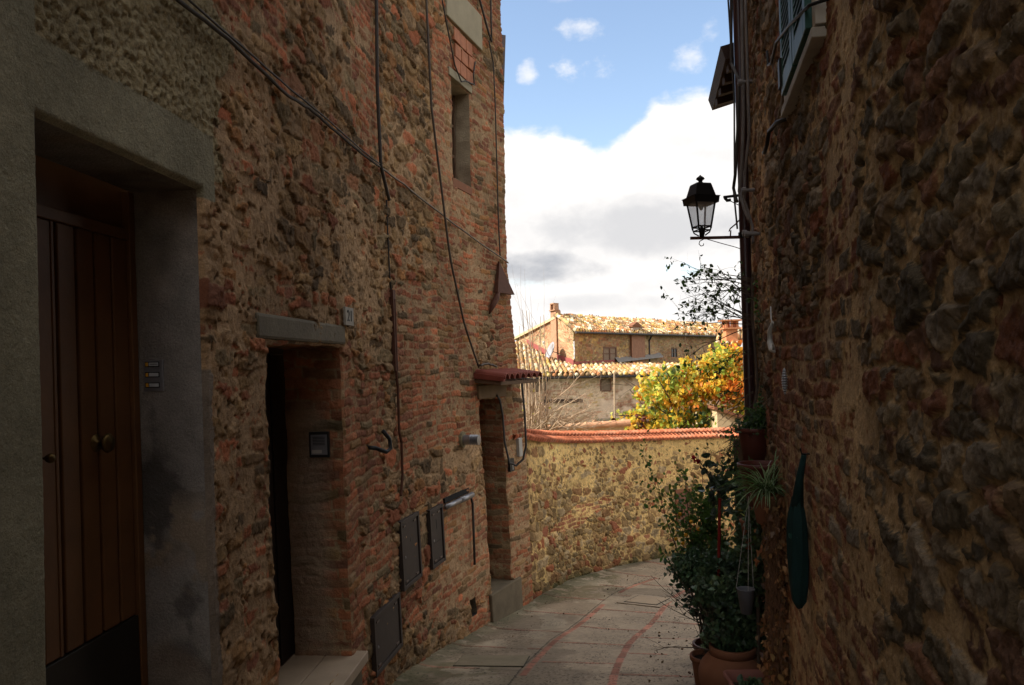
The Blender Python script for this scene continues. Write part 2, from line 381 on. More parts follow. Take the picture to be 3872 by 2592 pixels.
# ------------------------------------------------------------------ left stone house
def XLv(y, z):
    t = np.maximum(0, y-5.75); x = -1.76+.084*y+.038*t*t
    B1 = np.interp(y, [0, 6, 9.5, 10.4], [.04, .04, .07, .19]); B2 = np.interp(y, [0, 6, 9.5, 10.4], [.10, .11, .17, .25])
    b = np.where(z > 3, 0, np.where(z > .7, B1*(3-z)/2.3, B1+(B2-B1)*(.7-z)/2.2)); return x+b
def posL(s, z, off=0.0):
    k = sst(s, 3.75, 4.2)
    S2 = s+(fbm(z*4, s*1.5, 71, 3)-.5)*.07*k; Z2 = z+(fbm(s*4, z*1.5, 72, 3)-.5)*.05*k
    t = np.maximum(0, S2-5.75); dx = .084+.076*t; n = np.sqrt(1+dx*dx)
    x = XLv(S2, Z2); return x+off/n, S2-off*dx/n, Z2
def PL(s, z, off=0.0):
    a = posL(np.array([float(s)]), np.array([float(z)]), np.array([float(off)])); return Vector((a[0][0], a[1][0], a[2][0]))
def smpL(s, z, off=0.0):   # without edge wobble
    t = max(0, s-5.75); dx = .084+.076*t; n = math.sqrt(1+dx*dx); x = float(XLv(np.array(float(s)), np.array(float(z)))); return Vector((x+off/n, s-off*dx/n, z))
def bL(mb, s0, s1, z0, z1, o0, o1, fn=smpL):
    mb.hexa([fn(s0, z0, o0), fn(s0, z0, o1), fn(s1, z0, o1), fn(s1, z0, o0), fn(s0, z1, o0), fn(s0, z1, o1), fn(s1, z1, o1), fn(s1, z1, o0)])
D1 = (2.51, 3.60, .12, 2.435); D2 = (4.33, 5.70, -.49, 1.74); D3 = (9.39, 9.93, -1.14, 1.16); WN = (8.90, 9.42, 3.74, 4.89); HL = (8.80, 8.96, -1.24, -1.04)
HO = [D1, D2, D3, WN, HL]
def fieldL(s, z):
    br = .43+.55*(fbm(s*1.1, z*1.5, 41, 3)-.5)*2
    def rg(a, b, c, d, wd=.15): return sst(s, a-wd, a+wd)*sst(s, b+wd, b-wd)*sst(z, c-wd, c+wd)*sst(z, d+wd, d-wd)
    br = br+.75*rg(8.3, 11, 2.2, 5.3)+.6*rg(7.1, 9.4, .7, 2.4)+.55*rg(5.68, 6.0, -1.2, 1.7, .06)+.6*rg(7.9, 9.3, -1, 0, .1)+.35*rg(9.9, 10.6, -1.6, 2.2)+.4*rg(6.3, 7.6, 3.4, 6)+.35*rg(3.9, 4.3, -1, 1.6, .05)
    br = br-.8*rg(6.8, 8.3, 2.6, 5.5, .3)-.3*rg(4.3, 6.5, 2.0, 3.0, .3)
    mo = .009+.010*rg(3.4, 4.5, -2, 3.2, .3)+.006*rg(4, 6.5, 1.8, 3.2, .4)-.004*rg(6.8, 9, 2.8, 9, .5)
    wob = (fbm(s*5, z*5, 61)-.5)
    smooth = ((s < D1[0]-.0+wob*.0) | ((s < 3.73+wob*.04) & (z < 2.66+wob*.02+.015*s) & (z > 2.40))).astype(float)*1.0
    jam = ((s > 3.55) & (s < 3.66+wob*.06) & (z < 1.55+wob*.2)).astype(float)
    rough = ((s < 3.82+wob*.5+.10*sst(z, 2.6, 3.6)) & (z > 2.5)).astype(float)
    H, col = masonry(s, z, 11, br, mo, amp=.030, w=.31, h=.125, redp=.80, plaster=[(rough, .028, (.32, .265, .155)), (smooth, .004, (.25, .23, .155)), (jam, .008, (.20, .185, .15))])
    gr = sst(z-ZG(s), .5, .0)*fbm(s*3, z*3, 99); col = np.where(((rough > .5) | (smooth > .5))[..., None], col, col*np.array((1.10, .96, .92)))*(1-gr[..., None]*.45)
    return H, col
house = thing('stone_house', (-3.0, 5.0, 0.0), 'tall stone and brick house lining the left side of the alley, with three doorways', 'house')
ssL = snap(rng((-2.0, 1.6, .08), (1.6, 2.3, .03), (2.3, 4.4, .0075), (4.4, 7.5, .0095), (7.5, 10.42, .0115)), [D1[0], D1[1], D2[0], D2[1], D3[0], D3[1], WN[0], WN[1], HL[0], HL[1]])
zzL = snap(rng((-1.9, 3.4, .0095), (3.4, 6.6, .013), (6.6, 8.2, .06)), [q for h in HO for q in (h[2], h[3])])
surf('wall', ssL, zzL, posL, fieldL, M_wall, house, HO, flip=False)
# end facade, back and roof of the house
mb = MB(); c0 = smpL(10.40, 3, -.0)
def cor(z): return smpL(10.42, z, -.004)
P = []
zs_ = [-1.9, -.6, .7, 2, 3, 5, 6.6, 8.2]
V = [cor(z) for z in zs_]+[Vector((-8, 10.0, z)) for z in zs_]; n_ = len(zs_)
mb.add(V, [(i, i+n_, i+1+n_, i+1) for i in range(n_-1)])
mb.add([(-8, 10.0, -2), (-8, -2.0, -2), (-8, -2.0, 8.2), (-8, 10.0, 8.2)], [(0, 1, 2, 3)])
mb.add([(-1.84, -2.0, -2), (-8, -2.0, -2), (-8, -2.0, 8.2), (-1.93, -2.0, 8.2)], [(0, 1, 2, 3)])
mb.build('end_wall', mat('rough_render', (.25, .18, .11), bump=.02, bscale=8), house)
mb = MB(); rp = [(-1.82, -2.1), (-1.15, 5.7), (-.9, 8.0), (.12, 10.55), (-8.2, 10.2), (-8.2, -2.1)]; rz = [8.2, 8.2, 8.2, 8.2, 10., 10.]
mb.add([(a[0], a[1], z) for a, z in zip(rp, rz)]+[(a[0], a[1], z+.16) for a, z in zip(rp, rz)], [tuple(range(6)), tuple(range(6, 12))[::-1]]+[(k, (k+1) % 6, (k+1) % 6+6, k+6) for k in range(6)])
mb.build('roof', M_terra, house)
def reveal(hole, depth, fld, mtl, sides='LRTB', floor=None):
    a, b, c, d = hole
    def mk(fixed, axis, lo, hi, step, flip):
        tt = snap(rng((0, depth, .012)), []); ll = snap(rng((lo, hi, step)), [])
        if axis == 's':
            pos = lambda t, z, h: _add(posL(np.full_like(t, fixed), z, -t), 's', h, fixed, flip)
            surf('door_reveal', tt, ll, pos, lambda t, z: fld(t+fixed, z), mtl, house, flip=not flip)
        else:
            pos = lambda t, s, h: _add(posL(s, np.full_like(t, fixed), -t), 'z', h, fixed, flip)
            surf('door_soffit', tt, ll, pos, lambda t, s: fld(s, t+fixed), mtl, house, flip=flip)
    def _add(Pp, ax, h, fixed, sgn):
        h = h*1.0
        x, y, z = Pp
        return (x, y+(h if not sgn else -h), z) if ax == 's' else (x, y, z-h)
    if 'R' in sides: mk(b, 's', c, d, .012, True)
    if 'L' in sides: mk(a, 's', c, d, .012, False)
    if 'T' in sides: mk(d, 'z', a, b, .012, False)
def flat(col, amp=.003, st=.5, seed=5):
    def f(u, v):
        n = fbm(u*9, v*9, seed); l = fbm(u*1.6, v*1.6, seed+9, 4); l2 = fbm(u*3+4, v*3, seed+19, 5)
        c = np.array(col)*(.75+.5*n)[..., None]*(1-st*sst(l, .48, .62)*sst(l2, .35, .6))[..., None]
        warm = sst(fbm(u*2+9, v*2, seed+4), .5, .62)[..., None]*.35; c = c*(1-warm)+np.array((.24, .17, .11))*warm
        return (n-.5)*amp*2, c
    return f
def flat1(u, v):   # plastered reveal of the first door: grey, black mould stains, pale flaking patches
    h, c = flat((.22, .20, .18), .004, .6)(u, v)
    t = u-D1[1]
    a = sst(np.abs(v-1.02)/.34+np.abs(t-.24)/.16+(fbm(u*9, v*9, 3)-.5)*1.4, 1.25, .7); b = sst(np.abs(v-.52)/.16+np.abs(t-.10)/.08+(fbm(u*12, v*12, 8)-.5)*1.6, 1.2, .7)
    m = np.maximum(a, b*.8)[..., None]; c = c*(1-m*.6)
    pl = (sst(fbm(u*7, v*7, 21), .56, .60)*sst(np.abs(v-.8), .3, .1))[..., None]; c = c*(1-pl)+np.array((.24, .19, .14))*pl
    return h, c
reveal(D1, .31, flat1, M_wall, 'LRT')
def br2(s, z):
    H, c = masonry(s, z, 23, np.full(s.shape, .9), np.full(s.shape, -.002), bamp=.010, bw=.26, bh=.072)
    dust = sst(fbm(s*2, z*2, 31), .25, .55)[..., None]*sst(s-D2[1], .06, .22)[..., None]*.85
    c = c*(1-dust)+np.array((.30, .23, .165))*dust*(.75+.5*fbm(s*8, z*14, 37))[..., None]
    return H*.8*sst(s-D2[1], 0, .02), c
reveal(D2, .42, br2, M_wall, 'LRT')
reveal(D3, .60, lambda s, z: (0.7*masonry(s, z, 29, np.full(s.shape, .9), np.full(s.shape, -.002), bamp=.010)[0], masonry(s, z, 29, np.full(s.shape, .9), np.full(s.shape, -.002), bamp=.010)[1]), M_wall, 'LRT')
reveal(WN, .22, flat((.46, .38, .26), .003, .2), M_wall, 'LRT')
reveal(HL, .25, flat((.16, .13, .09), .006, .3), M_wall, 'LRT')
mb = MB(); bL(mb, 8.85, 9.0, -1.3, -1.0, -.30, -.25); bL(mb, 8.7, 9.1, -1.30, -1.235, -.30, -.005); mb.build('vent_recess', M_dark, house)
# first door
dr = MB()
bL(dr, D1[0]-.02, D1[1]+.02, D1[2]-.1, D1[3]+.02, -.40, -.335); d1 = dr.build('wooden_door', M_wood, house)
mb = MB(); n = 8; w0 = (D1[1]-D1[0]-.10)/n
for i in range(n):
    a = D1[0]+.05+i*w0; bL(mb, a+.009, a+w0-.009, .50, 2.20, -.338, -.312)
mb.build('door_planks', M_wood, d1, bevel=.006)
mb = MB(); bL(mb, D1[0], D1[0]+.05, .12, 2.43, -.338, -.30); bL(mb, D1[1]-.05, D1[1]-.005, .12, 2.43, -.338, -.30); bL(mb, D1[0]+.052, D1[1]-.052, 2.20, 2.25, -.338, -.30); bL(mb, 3.02, 3.04, .50, 2.198, -.316, -.308)
mb.build('door_frame', M_wood, d1, bevel=.004)
mb = MB(); bL(mb, D1[0]+.052, D1[1]-.052, .13, .495, -.338, -.306); mb.build('kick_plate', M_kick, d1, bevel=.003)
def knob(y, z, rad, par):
    mb = MB(); o = smpL(y, z, -.316); ax = smpL(y, z, 1)-smpL(y, z, 0)
    mb.lathe([(rad*.9, 0), (rad*.9, .008), (rad*.3, .012), (rad*.3, .035), (rad*.8, .045), (rad, .058), (rad*.8, .07), (0, .074)], o, 20, axis=ax); mb.build('door_knob', M_brass, par, True)
knob(3.28, 1.30, .042, d1); knob(2.92, 1.28, .018, d1)
mb = MB(); bL(mb, D1[0]-.02, D1[1]+.02, .02, .118, -.40, .03); mb.build('threshold', M_marble, house, bevel=.004)
mb = MB(); bL(mb, 2.2, 3.74, -.65, .015, -.1, .035); mb.build('door_step', M_stepd, house, bevel=.01)
# second door
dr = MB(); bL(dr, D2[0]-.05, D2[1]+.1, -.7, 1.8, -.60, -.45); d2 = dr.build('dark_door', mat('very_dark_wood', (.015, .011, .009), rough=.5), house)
mb = MB()
for i in range(5): bL(mb, 4.4+i*.27, 4.64+i*.27, -.48, 1.7, -.452, -.435)
mb.build('door_panel', mat('very_dark_wood_panel', (.018, .012, .01), rough=.5), d2, bevel=.005)
mb = MB(); bL(mb, D2[0]-.02, D2[1]+.03, -.56, -.487, -.46, -.20); bL(mb, D2[0]-.02, D2[1]+.10, -.56, -.487, -.195, .09); mb.build('threshold', M_marble, house, bevel=.006)
mb = MB(); bL(mb, D2[0]-.02, D2[1]+.06, -1.05, -.562, -.2, .05); mb.build('door_step', M_stepd, house, bevel=.01)
mb = MB(); bL(mb, 4.19, 5.78, 1.76, 1.905, -.1, .026); mb.build('lintel', mat('dark_cement', (.115, .095, .06), bump=.005, bscale=30, var=.4, vscale=6, fine=.3), house, bevel=.02)
# third door
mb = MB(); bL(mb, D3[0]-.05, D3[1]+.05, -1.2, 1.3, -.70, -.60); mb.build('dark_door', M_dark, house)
mb = MB(); bL(mb, D3[0]-.08, D3[1]+.17, -1.75, -1.135, -.62, .045); mb.build('door_step', M_stepd, house, bevel=.015)
mb = MB(); bL(mb, D3[0]-.05, D3[1]+.1, 1.175, 1.34, -.1, .03); mb.build('lintel', mat('wooden_lintel', (.16, .10, .05), bump=.003, bscale=20), house, bevel=.008)
# small upper window
mb = MB(); bL(mb, WN[0]-.02, WN[1]+.02, WN[2]-.02, WN[3]+.02, -.30, -.225); wd = mb.build('window', M_glassdk, house)
mb = MB()
for z in (WN[2]+.02, WN[2]+.38, WN[2]+.75, WN[3]-.03): bL(mb, WN[0], WN[1], z-.018, z+.018, -.226, -.19)
for y in (WN[0]+.03, (WN[0]+WN[1])/2, WN[1]-.03): bL(mb, y-.02, y+.02, WN[2], WN[3], -.224, -.185)
mb.build('window_frame', M_oldwood, wd)
mb = MB(); bL(mb, WN[0]-.03, WN[1]+.01, WN[2]-.10, WN[2]-.004, -.22, .012); mb.build('window_sill', M_terra, house, bevel=.005)
mb = MB(); bL(mb, WN[0]-.10, WN[1]+.04, WN[3]+.004, WN[3]+.10, -.05, .026); mb.build('window_lintel', M_paleband, house, bevel=.006)
# upper pale stone band and big terracotta infill bricks under it
mb = MB(); bL(mb, 8.72, 9.76, 5.54, 5.98, -.1, .045); mb.build('stone_band', M_paleband, house, bevel=.01)
mb = MB()
for j in range(3):
    for i in range(3):
        a = 8.93+i*.19+(.05 if j % 2 else 0)+random.uniform(-.01, .01); bL(mb, a, a+.165+random.uniform(0, .02), 5.0+j*.175, 5.155+j*.175, -.1, .030+random.uniform(0, .012))
mb.build('terracotta_infill', mat('terracotta_block', (.36, .14, .07), bump=.003, bscale=30, var=.45, vscale=9), house, bevel=.006)
# corner flashing strips
mb = MB()
def strip(pts, wd):
    for a, b in zip(pts[:-1], pts[1:]):
        mb.hexa([Vector(a), Vector(a)+Vector((wd, .02, 0)), Vector(a)+Vector((wd, .08, 0)), Vector(a)+Vector((0, .08, 0)), Vector(b), Vector(b)+Vector((wd, .02, 0)), Vector(b)+Vector((wd, .08, 0)), Vector(b)+Vector((0, .08, 0))])
strip([(-.03, 10.47, .75), (-.11, 10.47, 3.4)], .05); strip([(-.12, 10.47, 4.7), (-.05, 10.47, 6.05)], .055)
mb.build('corner_flashing', mat('brown_grey_flashing', (.13, .10, .10), rough=.6), house)
# canopy over door three
cn = MB()
def cpt(s, o, z): return smpL(s, 1.4, o)+Vector((0, 0, z-1.4))
s0, s1 = 9.28, 10.30
cn.hexa([cpt(s0, -.05, 1.38), cpt(s0, .34, 1.34), cpt(s1, .34, 1.34), cpt(s1, -.05, 1.38), cpt(s0, -.05, 1.43), cpt(s0, .34, 1.385), cpt(s1, .34, 1.385), cpt(s1, -.05, 1.43)])
cn = cn.build('door_canopy', M_oldwood, house, bevel=.006)
mb = MB()
for i in range(7):
    s = s0+.06+i*.15; a = cpt(s, -.02, 1.48); b = cpt(s, .40, 1.41); ax = (b-a).normalized(); sd_ = (cpt(s+.1, 0, 1.4)-cpt(s, 0, 1.4)).normalized()
    n = 10; V = []
    for (q, rr) in ((a, .062), (b, .074)):
        for k in range(n+1):
            th = math.pi*k/n
            for ro in (rr, rr-.014): V.append(q+sd_*math.cos(th)*ro+Vector((0, 0, 1))*math.sin(th)*ro)
    Fc = []; L = 2*(n+1)
    for k in range(n):
        Fc += [(2*k, 2*k+2, L+2*k+2, L+2*k), (2*k+1, L+2*k+1, L+2*k+3, 2*k+3), (2*k, 2*k+1, 2*k+3, 2*k+2), (L+2*k, L+2*k+2, L+2*k+3, L+2*k+1)]
    mb.add(V, Fc)
mb.hexa([cpt(s0-.02, -.05, 1.432), cpt(s0-.02, .38, 1.385), cpt(s0+.03, .38, 1.385), cpt(s0+.03, -.05, 1.432), cpt(s0-.02, -.05, 1.50), cpt(s0-.02, .38, 1.44), cpt(s0+.03, .38, 1.44), cpt(s0+.03, -.05, 1.50)])
mb.build('canopy_tiles', mat('dark_red_tile', (.22, .055, .035), rough=.7, bump=.001), cn)

# --- fixtures on the left house
M_hinge = mat('cab_hinge', (.11, .08, .065), rough=.5)
def cabinet(y0, y1, z0, z1, label, slot=True):
    t = thing('meter_cabinet', smpL((y0+y1)/2, z0, .03), label, 'meter cabinet', 'steel meter cabinets in the left wall')
    mb = MB(); bL(mb, y0, y0+.035, z0, z1, -.06, .048); bL(mb, y1-.035, y1, z0, z1, -.06, .048); bL(mb, y0+.035, y1-.035, z1-.035, z1, -.06, .047); bL(mb, y0+.035, y1-.035, z0, z0+.035, -.06, .047); mb.build('frame', M_cab, t, bevel=.003)
    mb = MB(); bL(mb, y0+.041, y1-.041, z0+.041, z1-.041, -.05, .034); mb.build('door', M_cab, t, bevel=.003)
    for y in (y0+.11, y1-.11):
        for z in (z0+.06, z1-.06): mb = MB(); bL(mb, y-.03, y+.03, z-.008, z+.008, .034, .042); mb.build('hinge', M_hinge, t)
    mb = MB(); c = smpL(y0+.10, (z0+z1)/2-.03, .034); mb.lathe([(.012, 0), (.012, .006), (0, .007)], c, 12, axis=smpL(y0, 0, 1)-smpL(y0, 0, 0)); mb.build('lock', M_zinc, t)
    if slot: mb = MB(); bL(mb, (y0+y1)/2, (y0+y1)/2+.012, z0+(z1-z0)*.62, z0+(z1-z0)*.78, .0335, .0355); mb.build('key_slot', M_dark, t)
    mb = MB()
    for k in range(7): bL(mb, (y0+y1)/2-.08+k*.028, (y0+y1)/2-.07+k*.028, (z0+z1)/2-.06, (z0+z1)/2-.052, .0335, .0352)
    mb.build('vent_holes', M_dark, t)
cabinet(6.93, 7.43, -.39, .22, 'dark steel meter cabinet flush in the left wall, under the end of the black cable')
cabinet(7.72, 8.09, -.41, .17, 'narrower brown steel cabinet beside the short metal pipe, second from the left')
cabinet(6.13, 6.82, -.82, -.36, 'wide low dark steel cabinet close to the ground, nearest the second doorway', False)
# number plate
def text_mesh(txt, size, depth=.002):
    cu = bpy.data.curves.new('t', 'FONT'); cu.body = txt; cu.size = size; cu.extrude = depth; cu.align_x = 'CENTER'; cu.align_y = 'CENTER'
    o = bpy.data.objects.new('t', cu); C.objects.link(o); dg = bpy.context.evaluated_depsgraph_get(); dg.update()
    me = bpy.data.meshes.new_from_object(o.evaluated_get(dg)); bpy.data.objects.remove(o); return me
M_plate = mat('worn_enamel', (.30, .28, .24), var=.2)
t = thing('number_plate', smpL(5.82, 1.91, .04), 'small white tile with the house number 21 beside the lintel', 'house number')
mb = MB(); bL(mb, 5.72, 5.92, 1.905, 2.04, .03, .048); mb.build('plate', M_plate, t, bevel=.003)
me = text_mesh('21', .125); me.materials.clear(); me.materials.append(M_ink)
o = bpy.data.objects.new('numerals', me); C.objects.link(o); c = smpL(5.82, 1.973, .0495); N = (smpL(5.82, 1.97, 1)-smpL(5.82, 1.97, 0)).normalized(); Tn = Vector((0, 0, 1)).cross(N).normalized()
mw = Matrix((Tn, Vector((0, 0, 1)), N)).transposed().to_4x4(); mw.translation = c
for v in me.vertices: v.co = mw @ Vector((v.co.x*1.1, v.co.y*.95, v.co.z))
o.parent = t; o.matrix_parent_inverse = Matrix.Translation(-Vector(t['base']))
# reveal-mounted panels: on right reveal plane of door (faces -y)
def bR(mb, edge, t0, t1, z0, z1, q0, q1):
    def pt(t, z, q): P = smpL(edge, z, -t); return P+Vector((0, -q, 0))
    mb.hexa([pt(t0, z0, q0), pt(t1, z0, q0), pt(t1, z0, q1), pt(t0, z0, q1), pt(t0, z1, q0), pt(t1, z1, q0), pt(t1, z1, q1), pt(t0, z1, q1)])
t = thing('doorbell_panel', smpL(3.60, 1.51, -.23), 'grey metal panel with three amber bell buttons inside the first doorway', 'doorbell')
mb = MB(); bR(mb, 3.6, .18, .275, 1.505, 1.65, .0, .010); mb.build('plate', M_alu, t, bevel=.002)
for k in range(3):
    z = 1.522+k*.048
    mb = MB(); bR(mb, 3.6, .197, .266, z, z+.024, .009, .013); mb.build('button_frame', M_black, t)
    mb = MB(); bR(mb, 3.6, .250, .262, z+.004, z+.020, .0125, .016); mb.build('bell_button', M_amber, t)
    mb = MB(); bR(mb, 3.6, .201, .246, z+.004, z+.020, .0125, .0145); mb.build('name_card', mat('name_card', (.35, .36, .38)), t)
    mb = MB()
    if k == 2:
        for q in range(7): bR(mb, 3.6, .205+q*.0055, .2078+q*.0055, z+.009, z+.015, .0143, .0148)
        mb.build('name_print', M_ink, t)
t = thing('intercom', smpL(5.70, .94, -.17), 'square door intercom with a speaker grille on the brick side of the second doorway', 'intercom')
mb = MB(); bR(mb, 5.70, .095, .245, .945, 1.13, 0, .03); mb.build('housing', M_black, t, bevel=.004)
mb = MB(); bR(mb, 5.70, .11, .23, .965, 1.11, .029, .034); mb.build('face_plate', M_alu, t)
mb = MB(); bR(mb, 5.70, .15, .222, .975, 1.0, .033, .036); mb.build('call_button', M_white, t)
mb = MB()
for k in range(6): bR(mb, 5.70, .125, .215, 1.035+k*.011, 1.040+k*.011, .0335, .035)
mb.build('speaker_grille', M_black, t)

def curveL(pts, off=.05, sub=6, jit=.004, drop=True):
    P = []; pts = [(*q, off) if len(q) == 2 else q for q in pts]
    for a, b in zip(pts[:-1], pts[1:]):
        for k in range(sub):
            f = k/sub; P.append(smpL(a[0]+(b[0]-a[0])*f, a[1]+(b[1]-a[1])*f, a[2]+(b[2]-a[2])*f)+Vector((0, 0, random.uniform(-jit, jit))))
    P.append(smpL(*pts[-1])); return P
mb = MB(); mb.tube(curveL([(2.4, 3.27), (3.37, 3.22), (3.87, 3.25), (4.67, 3.24), (5.1, 3.29), (5.58, 3.30), (6.66, 3.32)]), .010, 6); mb.tube(curveL([(3.4, 3.24), (4.5, 3.27), (5.6, 3.315), (6.66, 3.33)], .07), .006, 5)
tag(mb.build('cable', M_cable, None, True), 'dark twin cable running along the left wall from above the first door', 'cable')
mb = MB(); mb.tube(curveL([(6.68, 3.33), (7.4, 3.32), (8.43, 3.23), (9.3, 3.12), (10.19, 2.98), (10.38, 2.93)], .045), .009, 6)
tag(mb.build('cable', M_cablelt, None, True), 'thin pale cable crossing the wall below the small window to the corner', 'cable')
mb = MB(); mb.tube(curveL([(6.71, 8), (6.71, 4.78), (6.69, 4.01), (6.75, 3.34), (6.96, 3.08)], .05), .015, 8)
mb.tube(curveL([(6.96, 3.08), (6.97, 2.37), (7.02, 2.20)], .025), .008, 6)
tag(mb.build('cable', M_cable, None, True), 'thick black vertical cable on the left wall, the one left of the small window', 'cable')
mb = MB(); mb.tube(curveL([(7.02, 2.2), (7.01, 1.5), (7.03, 1.4), (7.02, 1.0), (7.07, .9), (7.06, .62), (6.99, .44)], .04), [.013]*37, 6)
bL(mb, 6.985, 7.05, 1.55, 2.28, .01, .045)
tag(mb.build('cable_duct', M_rust, None), 'rusty narrow duct and cable going down between the two doors to the cabinet', 'cable duct')
mb = MB(); mb.tube(curveL([(8.08, 7.5), (8.08, 5.42), (8.17, 4.3), (8.44, 3.42), (8.63, 2.73), (8.93, 2.07), (9.30, 1.56)], .06), .013, 6)
mb.tube(curveL([(9.25, 1.58), (9.5, 1.60), (9.7, 1.56)], .1), .014, 6)
tag(mb.build('cable', mat('grey_brown_cable', (.09, .07, .055), rough=.7), None, True), 'long grey cable curving down the left wall to the tiled canopy', 'cable')
mb = MB(); mb.tube(curveL([(8.5, 6.4), (8.55, 5.64), (8.89, 5.03), (9.07, 4.9), (9.2, 4.96), (9.46, 5.0), (9.44, 5.12), (9.50, 5.3)], .055), .009, 6)
tag(mb.build('cable', M_cable, None, True), 'thin dark cable hanging over the head of the small window', 'cable')
mb = MB(); mb.tube(curveL([(9.3, 6.6), (9.9, 5.85), (10.0, 5.75)], .06), .014, 6); mb.tube(curveL([(10.0, 7.5), (10.0, 5.75)], .06), .012, 6)
mb.tube(curveL([(9.95, 5.75), (10.07, 5.5), (10.1, 5.0), (10.12, 3.5), (10.15, 3.0)], .045), .009, 6)
tag(mb.build('cable', M_cable, None, True), 'dark cable and bracket near the top of the left house corner', 'cable')
loop = [(9.9, 1.36, .32), (9.95, 1.0, .30), (10.0, .55, .26), (10.02, .38, .2), (9.98, .30, .12), (9.93, .34, .06), (9.88, .62, .04), (9.86, .95, .05), (9.82, 1.14, .05), (9.76, 1.2, .05)]
mb = MB(); mb.tube(curveL(loop, sub=5), .014, 8)
tag(mb.build('cable', mat('slack_cable', (.08, .075, .07), rough=.6), None, True), 'slack cable hanging in a loop below the tiled canopy', 'cable')
t = thing('pipe_hook', smpL(6.4, .93, .05), 'black curved pipe hook sticking out of the left wall right of the second door', 'hook')
mb = MB(); mb.tube([smpL(6.28, .95, .0), smpL(6.30, .94, .07), smpL(6.38, .90, .13), smpL(6.44, .92, .15), smpL(6.45, 1.0, .14), smpL(6.38, 1.07, .11)], .017, 10); mb.build('hook', M_black, t, True)
t = thing('vent_pipe', smpL(8.9, .75, .1), 'short ribbed metal flue sticking out of the left wall beside the third door', 'flue')
ax = smpL(8.9, .75, 1)-smpL(8.9, .75, 0); o = smpL(8.82, .75, 0)
mb = MB(); mb.lathe([(.055, 0), (.055, .12)]+[(q, .12+.012*k) for k, q in enumerate([.06, .045, .06, .045, .06, .045, .06, .045, .06])]+[(0, .22)], o, 18, axis=ax); mb.build('flue_cap', M_zinc, t)
mb = MB(); mb.lathe([(.10, 0), (.09, .035), (.055, .04)], o, 14, axis=ax); mb.build('mortar_collar', M_lintel, t)
t = thing('metal_pipe', smpL(8.5, .1, .05), 'shiny horizontal pipe with a thin drop pipe beside the second cabinet', 'pipe')
mb = MB(); mb.tube([smpL(8.16, .12, .05), smpL(8.55, .12, .06)], .028, 12); mb.tube([smpL(8.55, .12, .06), smpL(8.90, .12, .06)], .033, 12); mb.build('pipe', M_zinc, t, True)
mb = MB(); mb.tube([smpL(8.88, .10, .05), smpL(8.92, .02, .05), smpL(8.90, -.3, .05), smpL(8.87, -.66, .05)], .014, 8); mb.build('drop_pipe', M_cable, t, True)
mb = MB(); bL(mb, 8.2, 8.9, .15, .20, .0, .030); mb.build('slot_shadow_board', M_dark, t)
t = thing('socket_box', smpL(10.0, .25, .03), 'tiny dark letter slot with a white tag beside the third door', 'wall box')
mb = MB(); bL(mb, 9.97, 10.07, .22, .38, .0, .045); mb.build('box', M_black, t); mb = MB(); bL(mb, 10.02, 10.035, .24, .32, .044, .05); mb.build('tag', M_white, t)
mb = MB(); bL(mb, 10.2, 10.28, .38, .62, .0, .05); tag(mb.build('junction_box', M_white, None, bevel=.004), 'small white junction box near the bottom of the cable loop', 'junction box')
t = thing('iron_bracket', smpL(10.1, 2.3, .0), 'rusty iron rain spout bracket high near the corner of the left house', 'bracket')
mb = MB()
A = smpL(10.12, 2.92, .02); B = smpL(9.92, 2.50, .02); Cc = smpL(10.34, 2.50, .05)
pr = []
for q in (A, B, Cc): pr += [q, q+Vector((.055, -.03, 0)) if q is not A else q+Vector((.02, -.02, 0))]
mb.add(pr, [(0, 2, 4), (1, 5, 3), (0, 1, 3, 2), (2, 3, 5, 4), (4, 5, 1, 0)]); mb.build('hood', M_rust, t)
mb = MB(); mb.tube([smpL(9.96, 2.5, .06), smpL(9.90, 2.42, .06), smpL(9.80, 2.32, .05), smpL(9.74, 2.22, .03)], [.03, .04, .035, .01], 8); mb.build('tail', M_rust, t, True)

# ------------------------------------------------------------------ right stone house
nR = math.sqrt(1+.227**2)
def posR(s, z, off=0.0): return .53+.227*s-off/nR, s+off*.227/nR, z+0*s
def PR(s, z, off=0.0): return Vector((.53+.227*s-off/nR, s+off*.227/nR, z))
def bRt(mb, s0, s1, z0, z1, o0, o1): bL(mb, s0, s1, z0, z1, o0, o1, PR)
RW = (2.83, 3.66, 2.80, 4.0)
def fieldR(s, z):
    def rg(a, b, c, d, wd=.15): return sst(s, a-wd, a+wd)*sst(s, b+wd, b-wd)*sst(z, c-wd, c+wd)*sst(z, d+wd, d-wd)
    n = fbm(s*1.2, z*1.2, 310, 3)
    br = .16+1.1*rg(2.75, 4.9, -2, 1.75, .25)+.9*rg(2.35, 2.95, -2, 6, .15)+(n-.5)*.7+.35*rg(3.2, 8, -2, 1.3, .4)
    near = sst(s, 2.9, 2.2)
    mo = .007+.007*near
    H, c = masonry(s, z, 301, br, mo, w=.32, h=.115, amp=.026, bamp=.010, rgh=.8, mn=.7, redp=.88, stone=[(.145, .105, .065), (.18, .135, .085), (.11, .085, .055), (.20, .13, .075), (.24, .185, .13), (.19, .095, .06)],
                   bricks=[(.25, .09, .045), (.21, .08, .045), (.28, .12, .06), (.20, .095, .055)], mcol=(.46, .30, .15), mwarp=1.5, bw=.22, bh=.075)
    return H, c
rh = thing('stone_house', (4.0, 3.0, 0), 'dark rubble and brick house along the right side, with a green shuttered window', 'house')
ssR = [1.0]
while ssR[-1] < 6.60: ssR.append(ssR[-1]+max(.0042, min(.011, .0036*ssR[-1])))
ssR[-1] = 6.60
ssR = snap(np.concatenate([np.arange(-2.2, .6, .08), np.arange(.6, 1.0, .03), np.array(ssR)]), [RW[0], RW[1]])
